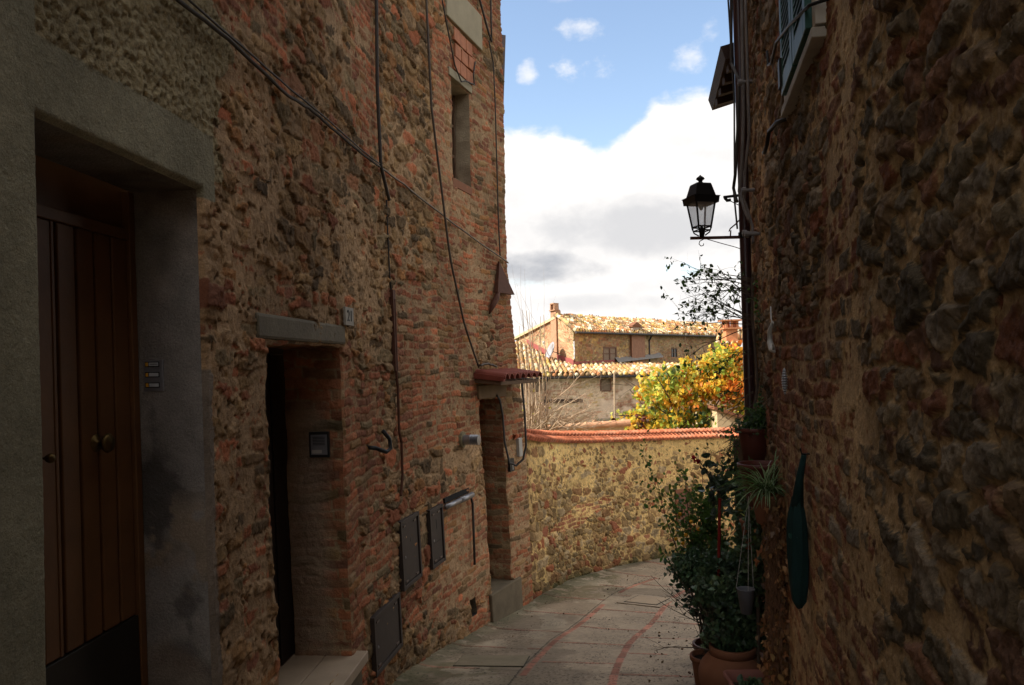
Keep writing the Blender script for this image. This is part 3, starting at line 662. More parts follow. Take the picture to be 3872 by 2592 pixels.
zzR = snap(rng((-1.7, .4, .011), (.4, 2.9, .0065), (2.9, 5.4, .011), (5.4, 6.4, .05)), [RW[2], RW[3]])
surf('wall', ssR, zzR, posR, fieldR, M_wall, rh, [RW], flip=True)
mb = MB(); mb.add([(2.03, 6.60, -2), (5.5, 6.5, -2), (5.5, 6.5, 6.4), (2.03, 6.60, 6.4)], [(0, 1, 2, 3)])
mb.add([(5.5, 6.5, -2), (5.5, -2.2, -2), (5.5, -2.2, 6.4), (5.5, 6.5, 6.4)], [(0, 1, 2, 3)]); mb.add([(.03, -2.2, -2), (5.5, -2.2, -2), (5.5, -2.2, 6.4), (.03, -2.2, 6.4)], [(0, 1, 2, 3)]); mb.build('end_wall', mat('rough_render_dark', (.22, .16, .10), bump=.02, bscale=8), rh)
mb = MB(); mb.hexa([(.0, -2.3, 6.4), (5.6, -2.3, 7.6), (5.6, 6.7, 7.6), (1.98, 6.7, 6.4), (.0, -2.3, 6.55), (5.6, -2.3, 7.75), (5.6, 6.7, 7.75), (1.98, 6.7, 6.55)]); mb.build('roof', M_terra, rh)
# window with green shutters
mb = MB(); bRt(mb, RW[0]-.02, RW[1]+.02, RW[2]-.02, RW[3]+.02, -.22, -.10); wn = mb.build('window', M_glassdk, rh)
mb = MB(); bRt(mb, RW[1]-.035, RW[1]+.045, RW[2], RW[3], -.1, .042); bRt(mb, RW[0]-.05, RW[0]+.02, RW[2], RW[3], -.1, .042); bRt(mb, RW[0]-.05, RW[1]+.045, RW[3], RW[3]+.07, -.1, .042); mb.build('window_frame', mat('white_surround', (.45, .40, .34), var=.15), wn, bevel=.004)
def shutter(sa, sb, off):
    t0 = MB(); z0, z1 = RW[2]+.02, RW[3]; o0, o1 = off, off+.04
    for (x0, x1, y0, y1) in ((sa, sa+.06, z0, z1), (sb-.06, sb, z0, z1), (sa+.06, sb-.06, z0, z0+.08), (sa+.06, sb-.06, z1-.08, z1), (sa+.06, sb-.06, z0+.55, z0+.61)): bRt(t0, x0, x1, y0, y1, o0, o1)
    sh = t0.build('shutter', M_green, wn, bevel=.003); L = MB(); z = z0+.085
    while z < z1-.1:
        if not (z0+.52 < z < z0+.60):
            L.hexa([PR(sa+.06, z, o1-.002), PR(sb-.06, z, o1-.002), PR(sb-.06, z+.005, o1-.001), PR(sa+.06, z+.005, o1-.001), PR(sa+.06, z+.028, o0), PR(sb-.06, z+.028, o0), PR(sb-.06, z+.034, o0+.002), PR(sa+.06, z+.034, o0+.002)])
        z += .033
    L.build('louvres', M_green, sh)
shutter(RW[0]+.03, 3.22, .025); shutter(3.235, RW[1]-.05, .025)
mb = MB(); bRt(mb, 2.79, 3.74, 2.755, 2.795, -.1, .055); mb.build('window_sill', mat('stone_sill', (.34, .30, .25), bump=.002), wn, bevel=.005)
mb = MB(); bRt(mb, 3.58, 3.64, 2.86, 2.99, .06, .075); mb.build('shutter_hinge', M_iron, wn)
t = thing('shutter_stay', PR(3.9, 2.75, .05), 'black iron hooked bar sticking out under the far end of the window sill', 'iron hook')
mb = MB(); mb.tube([PR(3.78, 2.77, .0), PR(3.95, 2.80, .05), PR(4.15, 2.81, .07), PR(4.2, 2.76, .075), PR(4.3, 2.74, .08), PR(4.38, 2.76, .075)], .011, 8); mb.build('bar', M_iron, t, True)
t = thing('shutter_stay', PR(3.2, 2.95, .05), 'thin iron rod with a curled end crossing in front of the green shutters', 'iron rod')
mb = MB(); mb.tube([PR(2.72, 2.86, .0), PR(2.78, 2.87, .06), PR(3.2, 2.98, .075), PR(3.62, 3.08, .08), PR(3.80, 3.05, .085), PR(3.9, 3.08, .09), PR(3.92, 3.16, .09)], .007, 8); mb.build('rod', M_iron, t, True)
# downpipe and conduits
pp = thing('downpipe', PR(6.0, 0, .07), 'tall brown downpipe at the far corner of the right house', 'downpipe')
ptop = PR(6.98, 8.1, .10); pts = [PR(6.0, z, .075) for z in (-1.0, .2, 2.2, 4.8, 6.4)]
mb = MB(); mb.tube(pts, .042, 18); mb.build('pipe', M_pipe, pp, True)
for k, z in enumerate((.7, 2.55, 4.45)):
    f = next(i for i in range(4) if pts[i].z <= z <= pts[i+1].z); q = pts[f].lerp(pts[f+1], (z-pts[f].z)/(pts[f+1].z-pts[f].z))
    mb = MB(); mb.lathe([(.043, -.02), (.050, -.02), (.050, .02), (.043, .02)], q, 18); mb.box(q+Vector((.08, -.03, 0)), (.12, .02, .02)); mb.build('pipe_clip', M_iron, pp)
def tubeR(pts, r, name, m_, label, cat, sub=5, jit=.004, parent=None):
    P = []
    for a, b in zip(pts[:-1], pts[1:]):
        for k in range(sub): f = k/sub; P.append(PR(a[0]+(b[0]-a[0])*f+random.uniform(-jit, jit), a[1]+(b[1]-a[1])*f, a[2]+(b[2]-a[2])*f))
    P.append(PR(*pts[-1])); mb = MB(); mb.tube(P, r, 8); o = mb.build(name, m_, parent, True)
    if label: tag(o, label, cat)
    return o
tubeR([(5.68, 6.4, .07), (5.7, 4.2, .07), (5.72, 3.4, .08), (5.75, 3.05, .10), (5.8, 2.85, .12), (5.75, 2.7, .09), (5.7, 2.6, .06)], .014, 'conduit', M_conduit, 'grey conduit running down the right wall next to the downpipe, the outer one', 'conduit')
tubeR([(5.45, 6.4, .06), (5.5, 4.0, .06), (5.52, 3.2, .06), (5.6, 2.95, .09), (5.62, 2.75, .1), (5.6, 2.55, .05), (5.58, 2.42, .05)], .011, 'conduit', M_conduit, 'thinner grey conduit on the right wall, the one nearer the window', 'conduit')
tubeR([(5.9, 6.4, .05), (5.85, 4.9, .13), (5.95, 4.3, .13), (6.0, 3.9, .14), (5.8, 3.7, .1), (5.8, 3.3, .12), (5.9, 3.0, .14), (6.0, 2.92, .15), (5.95, 2.8, .13)], .012, 'cable', M_cable, 'black cable winding around the top of the brown downpipe', 'cable')
mb = MB(); mb.tube([PR(6.0, 6.4, .14), PR(6.0, 4.9, .165), PR(6.0, 4.3, .145), PR(6.0, 3.6, .125), PR(6.0, 3.0, .14), PR(6.0, 2.9, .15), PR(6.0, 2.6, .13)], .007, 6)
tag(mb.build('cable', M_cable, None, True), 'thin cable hanging left of the brown downpipe against the sky', 'cable')
t = thing('insulator_bracket', (1.86, 6.73, 2.6), 'small iron bracket with insulators above the street lantern arm', 'bracket')
mb = MB(); mb.tube([(2.08, 6.75, 3.02), (1.86, 6.73, 2.995)], .012, 6); mb.tube([(1.87, 6.73, 2.99), (1.89, 6.73, 2.965), (1.92, 6.73, 2.97)], .014, 6); mb.tube([(1.88, 6.73, 2.98), (2.07, 6.73, 2.88)], .004, 5)
mb.v = [(v_[0]*.898, v_[1]*.898, 1.6+(v_[2]-1.6)*.898) for v_ in mb.v]
mb.build('bar', M_iron, t)
for (s, z) in ((5.6, 3.6), (5.55, 2.8), (5.6, 2.50), (5.4, 2.46)):
    mb = MB(); mb.lathe([(.012, 0), (.012, .07), (.024, .07), (.024, .10), (.0, .105)], PR(s, z, .02), 10, axis=PR(0, 0, 1)-PR(0, 0, 0)); mb.build('insulator', M_conduit, t)
# lantern
LX, LY = 1.655, 6.70
ln = thing('street_lantern', (LX, LY, 2.64), 'black wall lantern on an iron arm beside the downpipe', 'street lamp')
RT = R_(45+14)
mb = MB(); k2 = math.sqrt(2)*.80
mb.lathe([(0, 0), (.150*k2, 0), (.156*k2*.98, .005), (.118*k2, .008), (.085*k2, .112), (.078*k2, .122), (0, .124)], (LX, LY, 2.985), 4, rot0=RT)
mb.lathe([(.118*k2, -.0), (.146*k2, -.0), (.138*k2, -.055), (.130*k2, -.055), (.118*k2, -.0)], (LX, LY, 2.988), 4, rot0=RT); mb.build('lamp_roof', M_iron, ln)
mb = MB(); mb.lathe([(.03, 0), (.022, .012), (.016, .022), (.022, .03), (.038, .042), (.03, .055), (.014, .066), (.004, .076), (0, .08)], (LX, LY, 3.108), 14); mb.build('finial', M_iron, ln, True)
def lc(z, r, k): th = RT+k*math.pi/2; return Vector((LX+r*math.cos(th), LY+r*math.sin(th), z))
rT, rB, zT, zB = .116*k2, .070*k2, 2.985, 2.715
mb = MB()
for k in range(4): mb.tube([lc(zT, rT, k), lc(zB, rB, k)], .008, 6)
for k in range(4): mb.tube([lc(zB+.02, rB+.004, k), lc(zB+.02, rB+.004, k+1)], .007, 6); mb.tube([lc(zB-.012, rB-.004, k), lc(zB-.012, rB-.004, k+1)], .006, 6)
for k in range(4): mb.tube([lc(zB, rB, k), lc(zB-.03, rB*.85, k), lc(zB-.055, rB*.35, k)], .006, 6)
mb.build('lantern_cage', M_iron, ln)
GM = bpy.data.materials.new('lantern_glass'); GM.use_nodes = True; g = NT(GM.node_tree); g.n.clear(); go = g.node('ShaderNodeOutputMaterial')
tr = g.node('ShaderNodeBsdfTransparent'); tr.inputs[0].default_value = (.93, .94, .95, 1); tl = g.node('ShaderNodeBsdfTranslucent'); tl.inputs[0].default_value = (.8, .8, .8, 1); gl = g.node('ShaderNodeBsdfGlossy'); gl.inputs['Roughness'].default_value = .1
x1 = g.node('ShaderNodeMixShader'); x1.inputs[0].default_value = .40; x2 = g.node('ShaderNodeMixShader'); x2.inputs[0].default_value = .05
g.l.new(tr.outputs[0], x1.inputs[1]); g.l.new(tl.outputs[0], x1.inputs[2]); g.l.new(x1.outputs[0], x2.inputs[1]); g.l.new(gl.outputs[0], x2.inputs[2]); g.l.new(x2.outputs[0], go.inputs[0])
for k in range(4):
    mb = MB(); a, b, c, d = lc(zB+.02, rB-.003, k), lc(zB+.02, rB-.003, k+1), lc(zT, rT-.004, k+1), lc(zT, rT-.004, k); mb.add([a, b, c, d], [(0, 1, 2, 3)]); mb.build('glass_pane', GM, ln)
mb = MB(); mb.lathe([(.0, 0), (.022, 0), (.022, .055), (.014, .07), (.012, .1)], (LX, LY, 2.645), 12); mb.build('lamp_socket', M_iron, ln, True)
mb = MB(); mb.lathe([(.010, .0), (.024, .03), (.026, .06), (.012, .09), (0, .095)], (LX, LY, 2.88), 12); mb.build('bulb', M_white, ln, True)
mb = MB(); mb.box(((1.555+2.09)/2, LY, 2.640), (.535, .022, .024)); mb.tube([(1.70, LY, 2.628), (1.82, LY, 2.59), (1.94, LY, 2.555), (2.10, LY+.02, 2.50)], .0035, 5)
mb.tube([(1.67, LY, 2.63), (1.635, LY, 2.612), (1.628, LY, 2.588), (1.645, LY, 2.57), (1.665, LY, 2.575), (1.668, LY, 2.592)], .004, 6)
mb.tube([(1.90, LY, 2.65), (1.905, LY, 2.70), (1.89, LY, 2.69), (1.90, LY, 2.715), (1.95, LY, 2.755), (2.02, LY, 2.83)], .006, 6)
mb.build('lamp_arm', M_rust, ln)
ln.scale = (.898, .898, .898); ln.location = (LX*.898, LY*.898, 1.6+1.04*.898)
# ornaments on the right wall
t = thing('wall_ornament', PR(4.4, 1.65, .05), 'white curved lizard-like ornament hung on a wire on the right wall', 'ornament')
mb = MB(); mb.tube([PR(4.62, 1.90, .04), PR(4.52, 1.82, .05), PR(4.42, 1.79, .05)], .004, 6); mb.tube([PR(4.45, 1.80, .05), PR(4.52, 1.75, .06), PR(4.52, 1.69, .06), PR(4.42, 1.645, .06), PR(4.30, 1.63, .06)], [.008, .014, .018, .018, .006], 10)
mb.tube([PR(4.34, 1.64, .06), PR(4.28, 1.67, .07)], [.008, .004], 6); mb.build('ornament_body', M_white, t, True)
t = thing('wall_ornament', PR(3.83, 1.48, .05), 'narrow grey ribbed ornament hung on the right wall below the white one', 'ornament')
mb = MB(); prof = [(0, 0)]
for k in range(10): rr = .016*math.sin(math.pi*(k+.7)/11)**.6; prof += [(rr, .006+k*.0125), (rr*.62, .012+k*.0125)]
prof += [(0, .135)]; mb.lathe(prof, PR(3.83, 1.415, .065), 14); mb.build('ornament_body', mat('silver_grey', (.3, .3, .31), rough=.4, metal=.4), t)
t = thing('parasol', PR(3.6, .44, .06), 'closed dark green parasol hanging against the right wall', 'parasol')
mb = MB(); mb.tube([PR(3.50, 1.16, .03), PR(3.55, 1.05, .045), PR(3.58, .92, .055)], [.012, .018, .03], 8); mb.build('handle_sleeve', M_canvas, t, True)
mb = MB(); mb.tube([PR(3.5, 1.165, -.01), PR(3.5, 1.165, .04), PR(3.5, 1.19, .045)], .004, 6); mb.build('wall_hook', M_iron, t); mb = MB(); mb.lathe([(.041, -.012), (.043, 0), (.041, .012)], PR(3.6, .78, .055), 20); mb.build('strap', M_green, t, True)
mb = MB(); V = []; n = 24; rows = 14; Fc = []
for i in range(rows+1):
    f = i/rows; z = .96-.52*f; c = PR(3.58+.05*f, z, .055); base = .012+.028*math.sin(math.pi*min(.97, f*.84+.12))**.4
    if i == rows: base = .012
    for k in range(n):
        th = 2*math.pi*k/n; rr = base*(1+.16*math.sin(th*7+f*2.2)+.10*math.sin(th*3-f*4+1))*(1-.35*max(0, .18-f)/.18); V.append(c+Vector((math.cos(th)*rr, math.sin(th)*rr*1.3, random.uniform(-.002, .002))))
for i in range(rows):
    for k in range(n): k2_ = (k+1) % n; Fc.append((i*n+k, i*n+k2_, (i+1)*n+k2_, (i+1)*n+k))
Fc.append(tuple(range(n))); Fc.append(tuple(rows*n+k for k in range(n))); mb.add(V, Fc); mb.build('canopy', M_canvas, t, True)

# ------------------------------------------------------------------ garden wall at the bend
WP = np.array([(-.08, 10.15), (.13, 10.65), (.40, 11.3), (.75, 12.05), (1.2, 12.65), (1.7, 13.3), (2.3, 13.9), (3.0, 14.45), (3.8, 14.85), (4.8, 15.2), (6.5, 15.6), (9.0, 15.9)])
def cr(P, n=16):
    out = []
    for i in range(len(P)-1):
        a = P[max(i-1, 0)]; b = P[i]; c = P[i+1]; d = P[min(i+2, len(P)-1)]
        for k in range(n):
            t = k/n; out.append(.5*((2*b)+(-a+c)*t+(2*a-5*b+4*c-d)*t*t+(-a+3*b-3*c+d)*t**3))
    out.append(P[-1]); return np.array(out)
WC = cr(WP); WL = np.concatenate([[0], np.cumsum(np.hypot(*(np.diff(WC, axis=0).T)))]); WTOT = WL[-1]
def wall_xy(s):
    x = np.interp(s, WL, WC[:, 0]); y = np.interp(s, WL, WC[:, 1]); e = .06
    tx = np.interp(s+e, WL, WC[:, 0])-np.interp(s-e, WL, WC[:, 0]); ty = np.interp(s+e, WL, WC[:, 1])-np.interp(s-e, WL, WC[:, 1]); n = np.hypot(tx, ty)+1e-9
    return x, y, ty/n, -tx/n       # normal toward the street
def ztop(s): x, y, _, _ = wall_xy(s); return np.interp(y, [10.4, 11, 12.3, 13.5, 15, 16], [.62, .50, .34, .22, .10, .04])
def posW(s, v, off=0.0):   # v 0..1 from base to top
    x, y, nx, ny = wall_xy(s); zb = ZG(y)-.12; z = zb+(ztop(s)-zb)*v; o = off+.10*(1-v)
    return x+nx*o, y+ny*o, z
def fieldW(s, v):
    z = v*2.3; n = fbm(s*1.1, z*1.3, 510, 3)
    br = .02+.5*(n-.5)*2*.6+.62*sst(np.abs(z-(.75+.16*s))/.22+np.abs(s-2.4)/1.6, 1.1, .6)
    mo = .008+.015*sst(z, 1.0, 2.1)+.007*sst(s, 3, 5)
    H, c = masonry(s, z, 501, br, mo, w=.23, h=.13, amp=.036, stone=[(.40, .25, .11), (.30, .19, .085), (.46, .31, .15), (.23, .16, .08), (.36, .19, .085), (.50, .36, .20)], mcol=(.85, .58, .235), redp=.88, bricks=[(.42, .14, .065), (.36, .13, .07), (.44, .19, .10)])
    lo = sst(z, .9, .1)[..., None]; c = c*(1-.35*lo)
    moss = (sst(z, .30, .12)*sst(fbm(s*3, z*3, 77), .4, .6))[..., None]; c = c*(1-moss*.7)+np.array((.05, .06, .02))*moss*.7
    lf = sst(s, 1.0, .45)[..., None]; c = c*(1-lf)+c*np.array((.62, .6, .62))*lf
    return H, c
gw = thing('garden_wall', (2.0, 13.6, -1.9), 'curved ochre rubble wall with tiled coping closing the alley at the bend', 'wall')
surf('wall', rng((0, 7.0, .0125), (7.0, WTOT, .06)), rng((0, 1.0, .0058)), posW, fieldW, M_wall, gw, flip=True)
mb = MB(); ss_ = np.arange(0, WTOT, .3); x, y, nx, ny = wall_xy(ss_); zt = ztop(ss_); V = []
for i in range(len(ss_)): V += [(x[i]-nx[i]*.30, y[i]-ny[i]*.30, -3.2), (x[i]-nx[i]*.30, y[i]-ny[i]*.30, zt[i]), (x[i], y[i], zt[i])]
mb.add(V, [(3*i, 3*i+1, 3*i+4, 3*i+3) for i in range(len(ss_)-1)]+[(3*i+1, 3*i+2, 3*i+5, 3*i+4) for i in range(len(ss_)-1)]); mb.build('wall_back', M_cream, gw)
# coping: ribbed tiles in two stepped rows
prof = [(.085, -.012, 0), (.100, .010, 1), (.098, .022, 1), (.06, .034, 1), (.0, .052, 1), (-.05, .068, 1), (-.052, .070, 0), (-.040, .088, 1), (-.044, .102, 1), (-.09, .112, 1), (-.15, .124, 1), (-.17, .128, 1), (-.24, .11, 1), (-.33, .07, 1), (-.40, .03, 1), (-.40, .0, 0)]
def coping(i0, i1, name):
    pr_ = prof[i0:i1]; kk = np.arange(len(pr_)).astype(float)
    ox = np.array([q[0] for q in pr_]); oz = np.array([q[1] for q in pr_])*1.2; rb = np.array([q[2] for q in pr_])
    def pos(s, k, h):
        k = np.round(k).astype(int); x, y, nx, ny = wall_xy(s); o = ox[k]; jit = (h2(np.floor(s/.34), k*0, 3)-.5)*.012
        rib = (.5+.5*np.cos(2*np.pi*s/.096))**.7; o = o+rb[k]*(rib-.5)*.040*(o > -.3); return x+nx*(o+jit), y+ny*(o+jit), ztop(s)+oz[k]+rb[k]*(rib-.5)*.040+jit*.5
    def fld(s, k):
        t = h2(np.floor(s/.096+.5), k*0+i0, 4); c = np.array((.50, .16, .08))*(.75+.5*t)[..., None]*(.8+.4*fbm(s*8, k*2+i0, 6))[..., None]
        pale = sst(fbm(s*3, k*.7, 16), .52, .68)[..., None]*.4; c = c*(1-pale)+np.array((.55, .33, .22))*pale
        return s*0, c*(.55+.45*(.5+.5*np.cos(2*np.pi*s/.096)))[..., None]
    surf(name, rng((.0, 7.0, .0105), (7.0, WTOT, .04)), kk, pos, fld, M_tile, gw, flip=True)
coping(0, 6, 'coping_tiles'); coping(6, 16, 'coping_tiles')
# little door in the garden wall
def gpt(s, v, o): a = posW(np.array([float(s)]), np.array([float(v)]), np.array([float(o)])); return Vector((a[0][0], a[1][0], a[2][0]))
mb = MB(); mb.hexa([gpt(5.28, .30, -.02), gpt(5.28, .30, .05), gpt(5.62, .30, .05), gpt(5.62, .30, -.02), gpt(5.28, .56, -.02), gpt(5.28, .56, .05), gpt(5.62, .56, .05), gpt(5.62, .56, -.02)])
cb = mb.build('cupboard_door', mat('faded_red_door', (.17, .075, .045), rough=.7, var=.2), gw, bevel=.006)
mb = MB(); mb.hexa([gpt(5.22, .27, .02), gpt(5.22, .27, .055), gpt(5.28, .27, .055), gpt(5.28, .27, .02), gpt(5.22, .585, .02), gpt(5.22, .585, .055), gpt(5.28, .585, .055), gpt(5.28, .585, .02)])
mb.hexa([gpt(5.28, .56, .02), gpt(5.28, .56, .055), gpt(5.68, .56, .055), gpt(5.68, .56, .02), gpt(5.28, .585, .02), gpt(5.28, .585, .055), gpt(5.68, .585, .055), gpt(5.68, .585, .02)]); mb.build('door_frame', M_terra, cb)

# ------------------------------------------------------------------ street
LA = cr(np.array([(-1.6, -4.), (-.55, 3.2), (-.28, 5.0), (-.03, 6.48), (.16, 7.42), (.45, 8.5), (.88, 9.61), (1.25, 10.6), (1.62, 11.34), (2.2, 12.1), (2.95, 12.75), (4.2, 13.3), (6, 13.8), (9, 14.2)]), 20)
LAL = np.concatenate([[0], np.cumsum(np.hypot(*(np.diff(LA, axis=0).T)))])
def fieldS(x, y):
    shp = x.shape; X_ = x.ravel(); Y_ = y.ravel(); bd = np.full(X_.shape, 99.); bs = np.zeros(X_.shape); sg = np.zeros(X_.shape)
    for i in range(len(LA)-1):
        a = LA[i]; b = LA[i+1]; d = b-a; L = np.hypot(*d); d = d/L; px = X_-a[0]; py = Y_-a[1]; t = np.clip(px*d[0]+py*d[1], 0, L)
        qx = px-t*d[0]; qy = py-t*d[1]; D = np.hypot(qx, qy); m = D < bd; bd = np.where(m, D, bd); bs = np.where(m, LAL[i]+t, bs); sg = np.where(m, np.sign(px*d[1]-py*d[0]), sg)
    dist = (bd*sg).reshape(shp); s = bs.reshape(shp)     # + = right of line A
    n1 = fbm(x*2, y*2, 801); n2 = fbm(x*9, y*9, 802); n3 = fbm(x*30, y*30, 803); n4 = fbm(x*.9, y*.9, 804); n5 = fbm(x*70, y*70, 805, 2)
    col = np.array((.35, .275, .19))*(.72+.5*n1)[..., None]*(.78+.44*n3)[..., None]
    green = (sst(n4, .46, .60)*sst(dist, .3, -.5)*sst(n2, .3, .5))[..., None]; col = col*(1-green*.55)+np.array((.12, .115, .045))*green*.55
    brown = (sst(fbm(x*1.3, y*1.3, 811), .5, .62)*sst(dist, .2, -.2))[..., None]; col = col*(1-brown*.35)+np.array((.20, .14, .08))*brown*.35
    pale = (sst(fbm(x*2.4, y*2.4, 812), .60, .64)*sst(dist, .1, -.3))[..., None]; col = col*(1-pale*.55)+np.array((.50, .42, .30))*pale*.55
    H = (n3-.5)*.004+(n1-.5)*.012
    w1 = (n2-.5)*.03
    def lines(d, wd, along, per, tone, miss):
        nonlocal col, H
        on = (np.abs(d+w1*.25) < wd/2*(.9+.2*n2)); k = np.floor(along/per); fr = along/per-k; jnt = (fr < .035) | (fr > .965)
        t = h2(k, k*0+int(wd*999), 21); keep = (vn(k*.37, k*0+3.3, 7)+.0*t) > miss
        on = on & keep & (n3+n2*.6 > .42)
        bc = np.array(tone)*(.65+.7*t)[..., None]*(.75+.5*n3)[..., None]
        col = np.where((on & ~jnt)[..., None], bc, np.where(on[..., None], col*.6, col)); H = H+np.where(on & ~jnt, .003, 0)
    R = (.36, .16, .105)
    sec = .78
    rr_ = s*1.0
    W = .070
    sp = .92
    def cross(mask, off, miss):
        nonlocal col, H
        k = np.floor((s+off)/sp); d = (s+off)-(k+.5)*sp+dist*.02
        on = (np.abs(d+w1*.3) < .021*(.8+.6*n2)) & mask & (vn(dist*3, k*5.1, 31) > miss) & (n3+n2*.6 > .45)
        t = h2(np.floor(dist/.24), k, 41); bc = np.array(R)*(.6+.6*t)[..., None]*(.8+.4*n3)[..., None]
        bc = bc*.75+col*.25; col = np.where(on[..., None], bc, col); H = H+np.where(on, .002, 0)
        crack = (np.abs(d+.034+w1*.4) < .006) & mask & (n2 > .4); col = np.where(crack[..., None], col*.45, col); H = H-np.where(crack, .004, 0)
    cross(dist < -.04, .35, .30); cross((dist > .04) & (dist < sec-.04), .0, .12); cross(dist > sec+.04, .42, .22)
    lines(dist-sec, W, s, .235, R, -.1); lines(dist, W*.9, s, .26, R, .38)
    ck = (np.abs(dist+.065+w1*.5) < .007); col = np.where(ck[..., None], col*.3, col); H = H-np.where(ck, .006, 0)
    # debris specks and gutter dirt
    stn = (sst(fbm(x*1.1+5, y*1.1, 820, 4), .50, .60)*.34)[..., None]; col = col*(1-stn)
    sp_ = (n5 > .71) & (fbm(x*3, y*3, 815) > .45); col = np.where(sp_[..., None], col*.4, col); H = H+np.where(sp_, .003, 0)
    el = x-XLv(y, ZG(y)); edge = sst(el, .42, .02)*sst(n2, .2, .5); moss = np.clip(edge, 0, 1)[..., None]; col = col*(1-moss*.6)+np.array((.06, .065, .025))*moss*.6
    return H, col
def posS(x, y, h): 
    dl = np.clip(.18-(x-XLv(y, ZG(y))), 0, .2)
    return x, y, ZG(y)+h+dl*.15
xs_ = rng((-3.2, -1.7, .1), (-1.7, 3.4, .011), (3.4, 10.5, .06)); ys_ = rng((-7, 4.0, .12), (4.0, 6.2, .03), (6.2, 11.5, .0125), (11.5, 16.2, .016))
def sdel(x, y): return (y > 10.8) & (x < 0.0) | (x > 3.6) & (y < 7)
st = surf('street', xs_, ys_, posS, fieldS, M_street, None); tag(st, kind='structure')
# far ground sheet
mb = MB(); mb.add([(-400, -400, -3.4), (400, -400, -3.4), (400, 400, -3.4), (-400, 400, -3.4)], [(0, 1, 2, 3)]); tag(mb.build('ground', M_grass), kind='structure')
# inspection cover
t = thing('manhole_cover', (1.71, 10.41, zg(10.41)), 'rectangular concrete inspection cover set between the two brick lines', 'manhole cover')
th = R_(-33); sl_ = -.095
def gbox(mb, cx, cy, dx, dy, h0, h1, rot):
    ca, sa = math.cos(rot), math.sin(rot); P = []
    for h in (h0, h1):
        for a, b in ((-dx, -dy), (dx, -dy), (dx, dy), (-dx, dy)):
            X_ = cx+(a*ca-b*sa)/2; Y_ = cy+(a*sa+b*ca)/2; P.append((X_, Y_, zg(Y_)+h))
    mb.hexa(P)
mb = MB(); gbox(mb, 1.71, 10.41, .60, .60, -.02, .010, th); mb.build('frame', mat('worn_concrete', (.30, .235, .16), var=.2), t)
mb = MB(); gbox(mb, 1.71, 10.41, .46, .46, -.02, .013, th); mb.build('joint', M_dark, t)
mb = MB(); gbox(mb, 1.71, 10.41, .43, .43, -.02, .016, th); mb.build('lid', mat('worn_concrete_lid', (.33, .25, .165), var=.2, fine=.2, bump=.002), t)
t = thing('manhole_cover', (-.22, 7.35, zg(7.35)), 'mossy sunken rectangular cover in the paving at the left, near the wide low cabinet', 'manhole cover')
mb = MB(); gbox(mb, -.25, 7.40, .655, .455, -.02, .006, R_(-8)); mb.build('joint', mat('dirt_joint', (.05, .045, .03)), t)
mb = MB(); gbox(mb, -.25, 7.40, .64, .44, -.02, .0095, R_(-8)); mb.build('lid', mat('mossy_concrete', (.20, .165, .105), var=.3, vscale=5, fine=.25, bump=.003, bscale=70), t)
#MORE
# ------------------------------------------------------------------ far houses
TC = [(.52, .33, .15), (.44, .22, .10), (.68, .52, .32), (.50, .21, .09), (.58, .42, .18), (.28, .19, .11), (.80, .68, .48), (.50, .30, .08)]
def tiles(name, corner, du, dv, nu, nv, seed, parent, tw=.185, th=.29, twist=None):
    """barrel tiles over the parallelogram corner + u*du + v*dv (v from eave to ridge), nu, nv = metres"""
    cN = Vector(du).cross(Vector(dv)).normalized(); cN = cN if cN.z > 0 else -cN
    def pos(u, v, h):
        q = [corner[k]+du[k]*u/nu+dv[k]*v/nv+cN[k]*h for k in range(3)]
        if twist is not None: q = twist(q, u, v)
        sag = (fbm(u*.5, v*.5, seed+7)-.5)*.10
        return q[0], q[1], q[2]+sag
    def fld(u, v):
        uu = u+(fbm(u*2, v*2.5, seed)-.5)*.10; ci = np.floor(uu/tw); fx = uu/tw-ci
        vv = v+h2(ci, ci*0, seed+1)*.20; ri = np.floor(vv/th); fy = vv/th-ri
        a = h2(ci, ri, seed+2); b = h2(ci, ri, seed+3); c = h2(ci, ri, seed+4)
        up = np.clip(1-((fx-.5)/.36)**2, 0, 1)**.5
        H = up*.085+(1-fy)*.065*(up > 0)+(a-.5)*.045*(up > 0)-.02*(up <= 0)
        col = pal(TC, b, c)*.80*(.75+.5*fbm(u*9, v*9, seed+9))[..., None]
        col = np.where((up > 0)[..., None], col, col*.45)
        moss = (sst(fbm(u*1.5, v*1.5, seed+12), .6, .75)*.3)[..., None]; col = col*(1-moss)+np.array((.22, .17, .09))*moss
        return H, col
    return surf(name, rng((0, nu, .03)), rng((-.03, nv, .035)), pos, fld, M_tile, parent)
def eaves(corner, du, nu, seed, parent, r=.075, tw=.21):
    mb = MB(); d = Vector(du)/nu; n = int(nu/tw); out_ = Vector((0, 0, 1)).cross(d).normalized()
    for i in range(n):
        q = Vector(corner)+d*(i+.5)*tw+Vector((0, 0, random.uniform(-.01, .01))); mb.tube([q-out_*.02, q-out_*.10], r*random.uniform(.9, 1.05), 8, random.choice(TC))
    return mb.build('eave_tiles', M_tile, parent, True)
